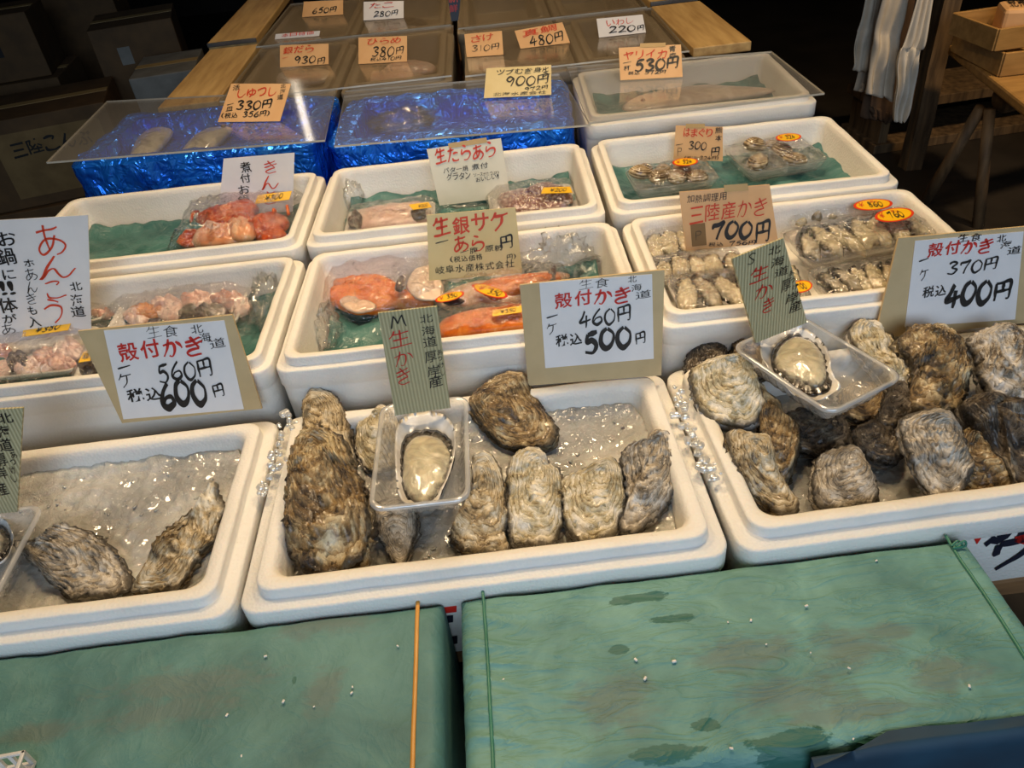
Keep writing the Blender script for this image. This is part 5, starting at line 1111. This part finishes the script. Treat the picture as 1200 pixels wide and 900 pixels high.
# ------------------------------------------------------------------ the covered boxes at the back and the timber beside them
ZB = .832; GD = 'dull foam boxes under scuffed acrylic at the far end'
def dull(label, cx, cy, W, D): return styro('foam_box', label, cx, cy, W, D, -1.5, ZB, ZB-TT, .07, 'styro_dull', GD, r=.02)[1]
b1 = dull('dull foam box under the 930 yen card', -.482, 2.265, .285, .50); b2 = dull('dull foam box under the 380 yen card', -.186, 2.255, .285, .50)
b3 = dull('dull foam box in the far row at the left timber', -.490, 2.84, .30, .58); b4 = dull('dull foam box in the far row left of the middle rails', -.182, 2.83, .29, .58)
b5 = dull('dull foam box under the plain tan card', .130, 2.21, .285, .46); b6 = dull('dull foam box under the white 220 yen card', .412, 2.20, .260, .46)
b7 = dull('dull foam box in the far row right of the middle rails', .125, 2.77, .29, .60); b8 = dull('dull foam box in the far row at the right timber', .415, 2.765, .27, .60)
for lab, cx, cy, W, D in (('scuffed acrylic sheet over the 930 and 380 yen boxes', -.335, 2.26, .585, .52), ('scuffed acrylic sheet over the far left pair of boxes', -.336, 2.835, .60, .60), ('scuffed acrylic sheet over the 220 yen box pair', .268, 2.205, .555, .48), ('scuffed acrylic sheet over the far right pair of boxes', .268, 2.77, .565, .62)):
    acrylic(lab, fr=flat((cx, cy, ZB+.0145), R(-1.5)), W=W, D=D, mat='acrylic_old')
def fillet(label, px, z, T, mat, seed, group='fillets in the far boxes'):
    cx = sum(p[0] for p in px)/len(px); cy = sum(p[1] for p in px)/len(px); fr = flat(Zp(cx, cy, z)); ol = [fr.px(*p) for p in px]
    V, F, A = pad(fr, ol, lambda s: T*(1-s**2.4)**.6, lambda s: -T*.5*(1-s**2.4)**.6, 10, 48, None, lambda s, th, x, y, sg: .004*fbm(x, y, seed, 30, 3))
    return tag(mesh_obj('fish_fillet', V, F, mat, attrs=A), label, 'fish', group)
fillet('pinkish fish fillet near the front of the 380 yen box', [(405, 96), (425, 88), (470, 86), (500, 90), (496, 97), (440, 104), (410, 104)], .775, .022, 'cod', 3)
fillet('pale fish fillet at the back of the 380 yen box', [(450, 80), (480, 74), (510, 78), (505, 86), (465, 88)], .775, .020, 'anko_pale', 5)
fillet('brownish fish fillet in the 930 yen box', [(318, 92), (350, 84), (388, 84), (384, 96), (330, 102)], .775, .020, 'squid', 7)
fillet('grey fish fillet below the plain tan card', [(545, 84), (570, 76), (620, 74), (650, 78), (640, 84), (560, 90)], .775, .020, 'squid', 9)
fillet('pale rounded fish below the 220 yen card', [(706, 58), (722, 47), (740, 46), (750, 52), (742, 64), (718, 68)], .780, .022, 'fish_silver', 11)
fillet('dark red fish in the far row left box', [(440, 30), (470, 24), (500, 25), (490, 34), (450, 36)], .775, .02, 'fish_dark', 13)
SG = 'cards on the far boxes'
def bcard(label, quad, mat, toks, lean=48, z=ZB+.020): return card('price_sign', label, quad, z, lean, mat, toks, group=None)
bcard('orange card marked 930 yen at the far left', [(328, 53), (385, 51), (385, 75), (328, 79)], 'paper_orange', [('銀だら', (332, 64), (368, 61), 8, o_, .04), ('930', (345, 75), (370, 73), 8, k_, .02), ('円', (372, 75), (381, 74), 7, k_, .02), ('一', (331, 70), (338, 69), 3, o_, .05)])
bcard('orange card marked 380 yen beside the middle rails', [(420, 44), (477, 42), (477, 72), (420, 75)], 'paper_orange', [('ひらめ', (430, 53), (470, 50), 7, o_, .02), ('380', (436, 67), (462, 65), 11, k_, .01), ('円', (464, 63), (473, 62), 8, k_, .01), ('税込410円', (434, 72), (470, 70), 4, k_, .02)])
bcard('plain tan card right of the middle rails', [(544, 40), (588, 36), (590, 64), (547, 67)], 'paper_orange', [('さけ', (552, 50), (578, 47), 8, o_, .02), ('310円', (553, 61), (585, 58), 7, k_, .0)])
bcard('tilted orange card marked 480 yen', [(603, 36), (659, 26), (668, 50), (610, 57)], 'paper_orange', [('真鯛', (613, 44), (653, 36), 8, o_, .02), ('480円', (622, 54), (661, 48), 11, k_, .02)])
bcard('white card marked 220 yen at the far right', [(699, 22), (753, 17), (757, 38), (702, 44)], 'paper_white', [('いわし', (711, 31), (743, 27), 7, o_, .0), ('220', (714, 39), (745, 36), 7, k_, .03), ('円', (747, 36), (755, 35), 6, k_, .03)])
bcard('pale card in the far left row, top of the picture', [(426, 2), (473, 1), (473, 21), (426, 24)], 'paper_white', [('280円', (438, 20), (466, 18), 6, k_, .02), ('たこ', (433, 10), (462, 8), 6, o_, .02)])
bcard('tan card in the far left row, cut by the top edge', [(356, 2), (402, 0), (402, 17), (354, 20)], 'paper_orange', [('650円', (366, 16), (394, 14), 6, k_, .02)])
bcard('thin white price strip behind the 930 yen card', [(323, 40), (375, 36), (374, 42), (322, 46)], 'paper_white', [('本日特価', (330, 44), (368, 40), 4, o_, .02)])
card('price_flag', 'small dark pointed flag between the middle rails at the top', [(523, -14), (541, -14), (537, 24), (529, 25)], ZB+.018, 10, 'ink_navy', [('新', (526, 4), (538, 3), 9, o_, .04), ('鮮', (527, 15), (537, 14), 9, r_, .02)], cat='flag')
# timber ledges left and right of the covered boxes
def ledge(label, x0, x1, y0, y1, top, strip=True):
    root = empty('timber_ledge', ((x0+x1)/2, (y0+y1)/2, TT), label, 'ledge', 'timber ledges beside the far boxes')
    b = MB(); b.box(((x0+x1)/2, (y0+y1)/2, top-.012), (x1-x0, y1-y0, .024), 0, .003); b.obj('plank', 'wood', root)
    b = MB(); b.box(((x0+x1)/2, (y0+y1)/2, (TT+top-.024)/2), (x1-x0-.04, y1-y0-.04, top-.024-TT), 0, .003); b.obj('support_block', 'wood_dark', root)
    if strip: b = MB(); b.box(((x0+x1)/2, y0-.004, top-.006), (x1-x0, .006, .012), 0, .001); b.obj('metal_edge', 'metal', root)
    return root
ledge('near timber ledge on the left, beside the 930 yen box', -.800, -.645, 2.03, 2.60, .846, False); ledge('far timber ledge on the left with a metal edge', -.815, -.660, 2.64, 3.50, .856)
ledge('near timber ledge on the right, beside the 220 yen box', .558, .705, 1.99, 2.47, .846, False); ledge('far timber ledge on the right', .562, .705, 2.50, 3.40, .852)

# ------------------------------------------------------------------ dark background, left: cartons
GB = 'cartons in the dark on the left'
def carton(label, c, size, rot, mat='carton', toks=None, patch=None, name='carton', facequad=None):
    root = empty(name, (c[0], c[1], c[2]-size[2]/2), label, 'carton', GB); b = MB(); b.box(c, size, R(rot), .004); b.obj('body', mat, root)
    ex = Vector((cos(R(rot)), sin(R(rot)), 0)); fy = Vector((-sin(R(rot)), cos(R(rot)), 0)); fr = Frame(Vector(c)-fy*(size[1]/2+.0006), ex, Vector((0, 0, 1)))
    b = MB(); b.box(Vector(c)+Vector((0, 0, size[2]/2+.0005)), (size[0]*.99, .05, .0012), R(rot)); b.obj('parcel_tape', 'tape', root)
    if patch: x0, x1, y0, y1, pm = patch; V = [fr.w(x, y, .0) for x, y in ((x0, y0), (x1, y0), (x1, y1), (x0, y1))]; part('label_patch', V, [(0, 1, 2, 3)], pm, root, False)
    if toks:
        for txt, x0, y0, x1, h, bd in toks:
            a = P2(fr.w(x0, y0)); bb = P2(fr.w(x1, y0)); hh = abs(P2(fr.w((x0+x1)/2, y0+h))[1]-P2(fr.w((x0+x1)/2, y0))[1])
            for k, (V, F) in write(fr, [(txt, a, bb, hh, 'k', bd)], .0012).items(): part('lettering', V, F, 'ink_black', root, False)
    return root
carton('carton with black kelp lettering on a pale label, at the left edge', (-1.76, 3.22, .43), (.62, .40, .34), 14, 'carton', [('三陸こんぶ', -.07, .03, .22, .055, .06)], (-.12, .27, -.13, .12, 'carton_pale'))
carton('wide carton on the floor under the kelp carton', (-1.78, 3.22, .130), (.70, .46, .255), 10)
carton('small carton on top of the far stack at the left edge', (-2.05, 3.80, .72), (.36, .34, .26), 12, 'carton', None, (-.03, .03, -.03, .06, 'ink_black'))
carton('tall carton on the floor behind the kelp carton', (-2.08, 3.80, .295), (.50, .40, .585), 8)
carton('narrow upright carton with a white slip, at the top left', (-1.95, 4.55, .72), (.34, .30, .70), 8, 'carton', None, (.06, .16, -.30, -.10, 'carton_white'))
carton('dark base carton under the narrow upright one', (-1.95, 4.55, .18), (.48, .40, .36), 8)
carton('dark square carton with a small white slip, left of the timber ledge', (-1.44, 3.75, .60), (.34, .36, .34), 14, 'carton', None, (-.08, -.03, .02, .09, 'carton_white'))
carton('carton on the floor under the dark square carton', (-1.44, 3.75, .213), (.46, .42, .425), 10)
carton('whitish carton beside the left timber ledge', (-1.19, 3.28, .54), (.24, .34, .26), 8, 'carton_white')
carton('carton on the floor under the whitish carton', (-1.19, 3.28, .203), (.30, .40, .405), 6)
b = MB(); p0 = Vector((-1.985, 2.70, 0.0)); b.tube([p0, p0+Vector((-.20, .25, .72))], .011, 10); tag(b.obj('metal_pole', 'metal', None, True), 'thin metal pole leaning in front of the kelp carton', 'pole')

# ------------------------------------------------------------------ dark background, right: post, aprons, trestle, crates
b = MB(); P = [(1.765+.010*nz(k*.7, 3, 1), 2.95+.010*nz(k*.7, 9, 1), k*.2) for k in range(17)]
V = []; F = []
for k, (x, y, z) in enumerate(P):
    for dx, dy in ((-.034, -.03), (.034, -.03), (.034, .03), (-.034, .03)): V.append(Vector((x+dx+.006*nz(k, dx*90, dy*90), y+dy+.006*nz(k, dx*70, dy*80), z)))
V, F = loft([V[i*4:i*4+4] for i in range(len(P))], True, True); tag(mesh_obj('timber_post', V, F, 'wood_dark', smooth=False), 'rough square timber post beside the hanging aprons', 'post')
b = MB(); b.tube([(1.30, 2.86, 1.30), (1.98, 2.86, 1.30)], .012, 10); b.tube([(1.70, 2.86, 1.30), (1.765, 2.93, 1.30)], .010, 8); tag(b.obj('hanging_rail', 'metal', None, True), 'metal rail fixed to the timber post, carrying the aprons', 'rail')
GA = 'white cloths hanging by the timber post'
def hang(label, ptsL, ptsR, Y, mat, seed, name='apron', folds=4, dep=.020, loops=False):
    root = empty(name, Vector((0, 0, 0)), label, name, GA); L = [Yp(*p, Y) for p in ptsL]; Rr = [Yp(*p, Y) for p in ptsR]; root.location = (L[-1]+Rr[-1])/2
    top = 1.30; s_ = (top-L[0].z)/max(.05, L[0].z-L[-1].z)
    L = smooth_open([L[0]+Vector((.02, 0, top-L[0].z))]+L, 10); Rr = smooth_open([Rr[0]+Vector((-.02, 0, top-Rr[0].z))]+Rr, 10); V = []; F = []; n = 34
    for j, (a, c) in enumerate(zip(L, Rr)):
        for i in range(n+1):
            u = i/n; v = j/(len(L)-1); p = a.lerp(c, u); ph = u*folds*2*pi+seed+1.2*nz(u*2, v*2, seed)
            p.y += dep*.55*(.3+.7*v)*sin(ph)+.02*nz(u*3, v*5, seed+4); p.z += .012*nz(u*5, 0, seed) if j == len(L)-1 else 0; V.append(p)
    for j in range(len(L)-1):
        for i in range(n): k = j*(n+1)+i; F.append((k, k+1, k+n+2, k+n+1))
    o = part('cloth', V, F, mat, root); md = o.modifiers.new('thickness', 'SOLIDIFY'); md.thickness = .003
    return root
hang('longest grey-white apron, left of the hanging cloths', [(1015, 0), (1004, 45), (1000, 82)], [(1032, 0), (1026, 45), (1018, 84)], 2.92, 'cloth', 1, folds=2)
hang('wide grey-white apron with a pocket seam, middle of the hanging cloths', [(1032, 0), (1022, 60), (1014, 110)], [(1064, 0), (1052, 60), (1046, 117)], 2.86, 'cloth', 3, folds=2.5)
a3 = hang('bright white cloth hung by its strings next to the post', [(1068, 22), (1052, 62), (1050, 100), (1046, 142)], [(1086, 26), (1078, 62), (1070, 104), (1058, 143)], 2.80, 'cloth_bright', 5, 'hanging_cloth', folds=3, dep=.025)
hang('short grey-white cloth showing under the other aprons', [(1006, 82), (1004, 96), (1003, 106)], [(1024, 84), (1020, 98), (1016, 108)], 2.96, 'cloth', 7, 'hanging_cloth', folds=1.5)
hang('brown rag hanging below the white aprons', [(1012, 112), (1016, 124), (1022, 134)], [(1050, 118), (1046, 132), (1040, 146)], 2.95, 'cloth_brown', 9, 'hanging_cloth', folds=3)
b = MB()
for k in range(14): z = .02+.0; 
# trestle on the right
root = empty('trestle', (1.80, 2.42, 0), 'low wooden trestle with splayed grey legs at the right edge', 'trestle')
q1, q2 = Yp(1160, 128, 2.46), Zp(1146, 266, 0.0); b = MB(); b.tube([q2, q1], [.020, .018], 10); b.obj('leg', 'wood_dark', root, True)
q1, q2 = Yp(1150, 126, 2.50), Zp(1083, 238, 0.0); b = MB(); b.tube([q2, q1], [.022, .020], 10); b.obj('leg', 'wood_dark', root, True)
c = Zp(1176, 116, .44); b = MB(); d = Vector((1.0, .28, 0)).normalized(); b.tube([c, c+d*.9], .046, 18); b.obj('log_beam', 'wood_dark', root, True)
for sgn in (0, 1):
    e = c+d*.75; b = MB(); b.tube([(e.x+.08-.2*sgn, e.y-.12+.24*sgn, 0), (e.x, e.y, e.z)], .022, 10); b.obj('leg', 'wood_dark', root, True)
def along(pa, pb, z, w_, h_):
    A, B = Zp(*pa, z), Zp(*pb, z); v = B-A; L = v.length; v.normalize(); r_ = Vector((-v.y, v.x, 0)); r_ = r_ if r_.x > 0 else -r_
    return (A+B)/2+r_*w_/2-Vector((0, 0, h_/2)), L, math.atan2(v.y, v.x)
def crate(label, pa, pb, z, w_, h_):
    p, L, rot = along(pa, pb, z, w_, h_); root = empty('crate', p-Vector((0, 0, h_/2)), label, 'crate', 'shallow wooden crates on the trestle'); mm = Matrix.Rotation(rot, 3, 'Z')
    for nm, cc, ss in (('side_board', (0, -w_/2, 0), (L, .010, h_)), ('side_board', (0, w_/2, 0), (L, .010, h_)), ('end_board', (-L/2, 0, 0), (.012, w_, h_)), ('end_board', (L/2, 0, 0), (.012, w_, h_)), ('bottom', (0, 0, -h_/2+.004), (L, w_, .008))):
        b = MB(); b.box(p+mm @ Vector(cc), ss, 0, .002, mm); b.obj(nm, 'wood_box', root)
    return p, L, rot
p, L, rot = along((1112, 52), (1208, 128), .522, .13, .034); pl = MB(); pl.box(p, (L, .13, .034), rot, .008); tag(pl.obj('timber_plank', 'wood_box'), 'thick timber plank lying across the trestle log', 'plank')
crate('lower shallow wooden crate on the trestle plank', (1121, 34), (1178, 62), .596, .26, .072)
p, L, rot = crate('upper shallow wooden crate holding a labelled packet', (1118, 15), (1171, 34), .668, .25, .066)
pp = p+Vector((.035, -.01, .022)); b = MB(); b.box(pp, (.15, .12, .085), rot+R(66), .012); root = empty('packet', pp-Vector((0, 0, .045)), 'paper-wrapped packet with printed characters in the upper crate', 'packet'); b.obj('wrapping', 'paper_orange', root)
frp = flat(pp+Vector((0, 0, .0428)), rot+R(66)); frp = frp if frp.x.x > 0 else flat(frp.o, rot+R(246)); tk = []
for r_i, txt in enumerate(('特選いか', '北海道産')):
    a = P2(frp.w(-.055, .010-.042*r_i)); bb = P2(frp.w(.055, .010-.042*r_i)); tk.append((txt, a, bb, 6, 'k', .03))
for k, (V, F) in write(frp, tk, .0006).items(): part('lettering', V, F, INK[k][1], root, False)
b = MB(); b.box((2.22, 2.48, .20), (.20, .16, .38), R(8), .02); tag(b.obj('red_bucket', 'red_plastic', None, True), 'dark red plastic tub under the trestle', 'tub')
root = empty('low_shelf', (2.0, 3.25, 0), 'dim grey plank shelf behind the trestle', 'shelf')
for z in (.20, .02): b = MB(); b.box((2.15, 3.3, z), (.95, .30, .04), R(4), .003); b.obj('shelf_board', 'wood_dark', root)
for x in (1.72, 2.58): b = MB(); b.box((x, 3.3+(x-2.15)*.07, .11), (.04, .26, .22), R(4), .003); b.obj('support', 'wood_dark', root)
bpy.data.objects.remove(FO)
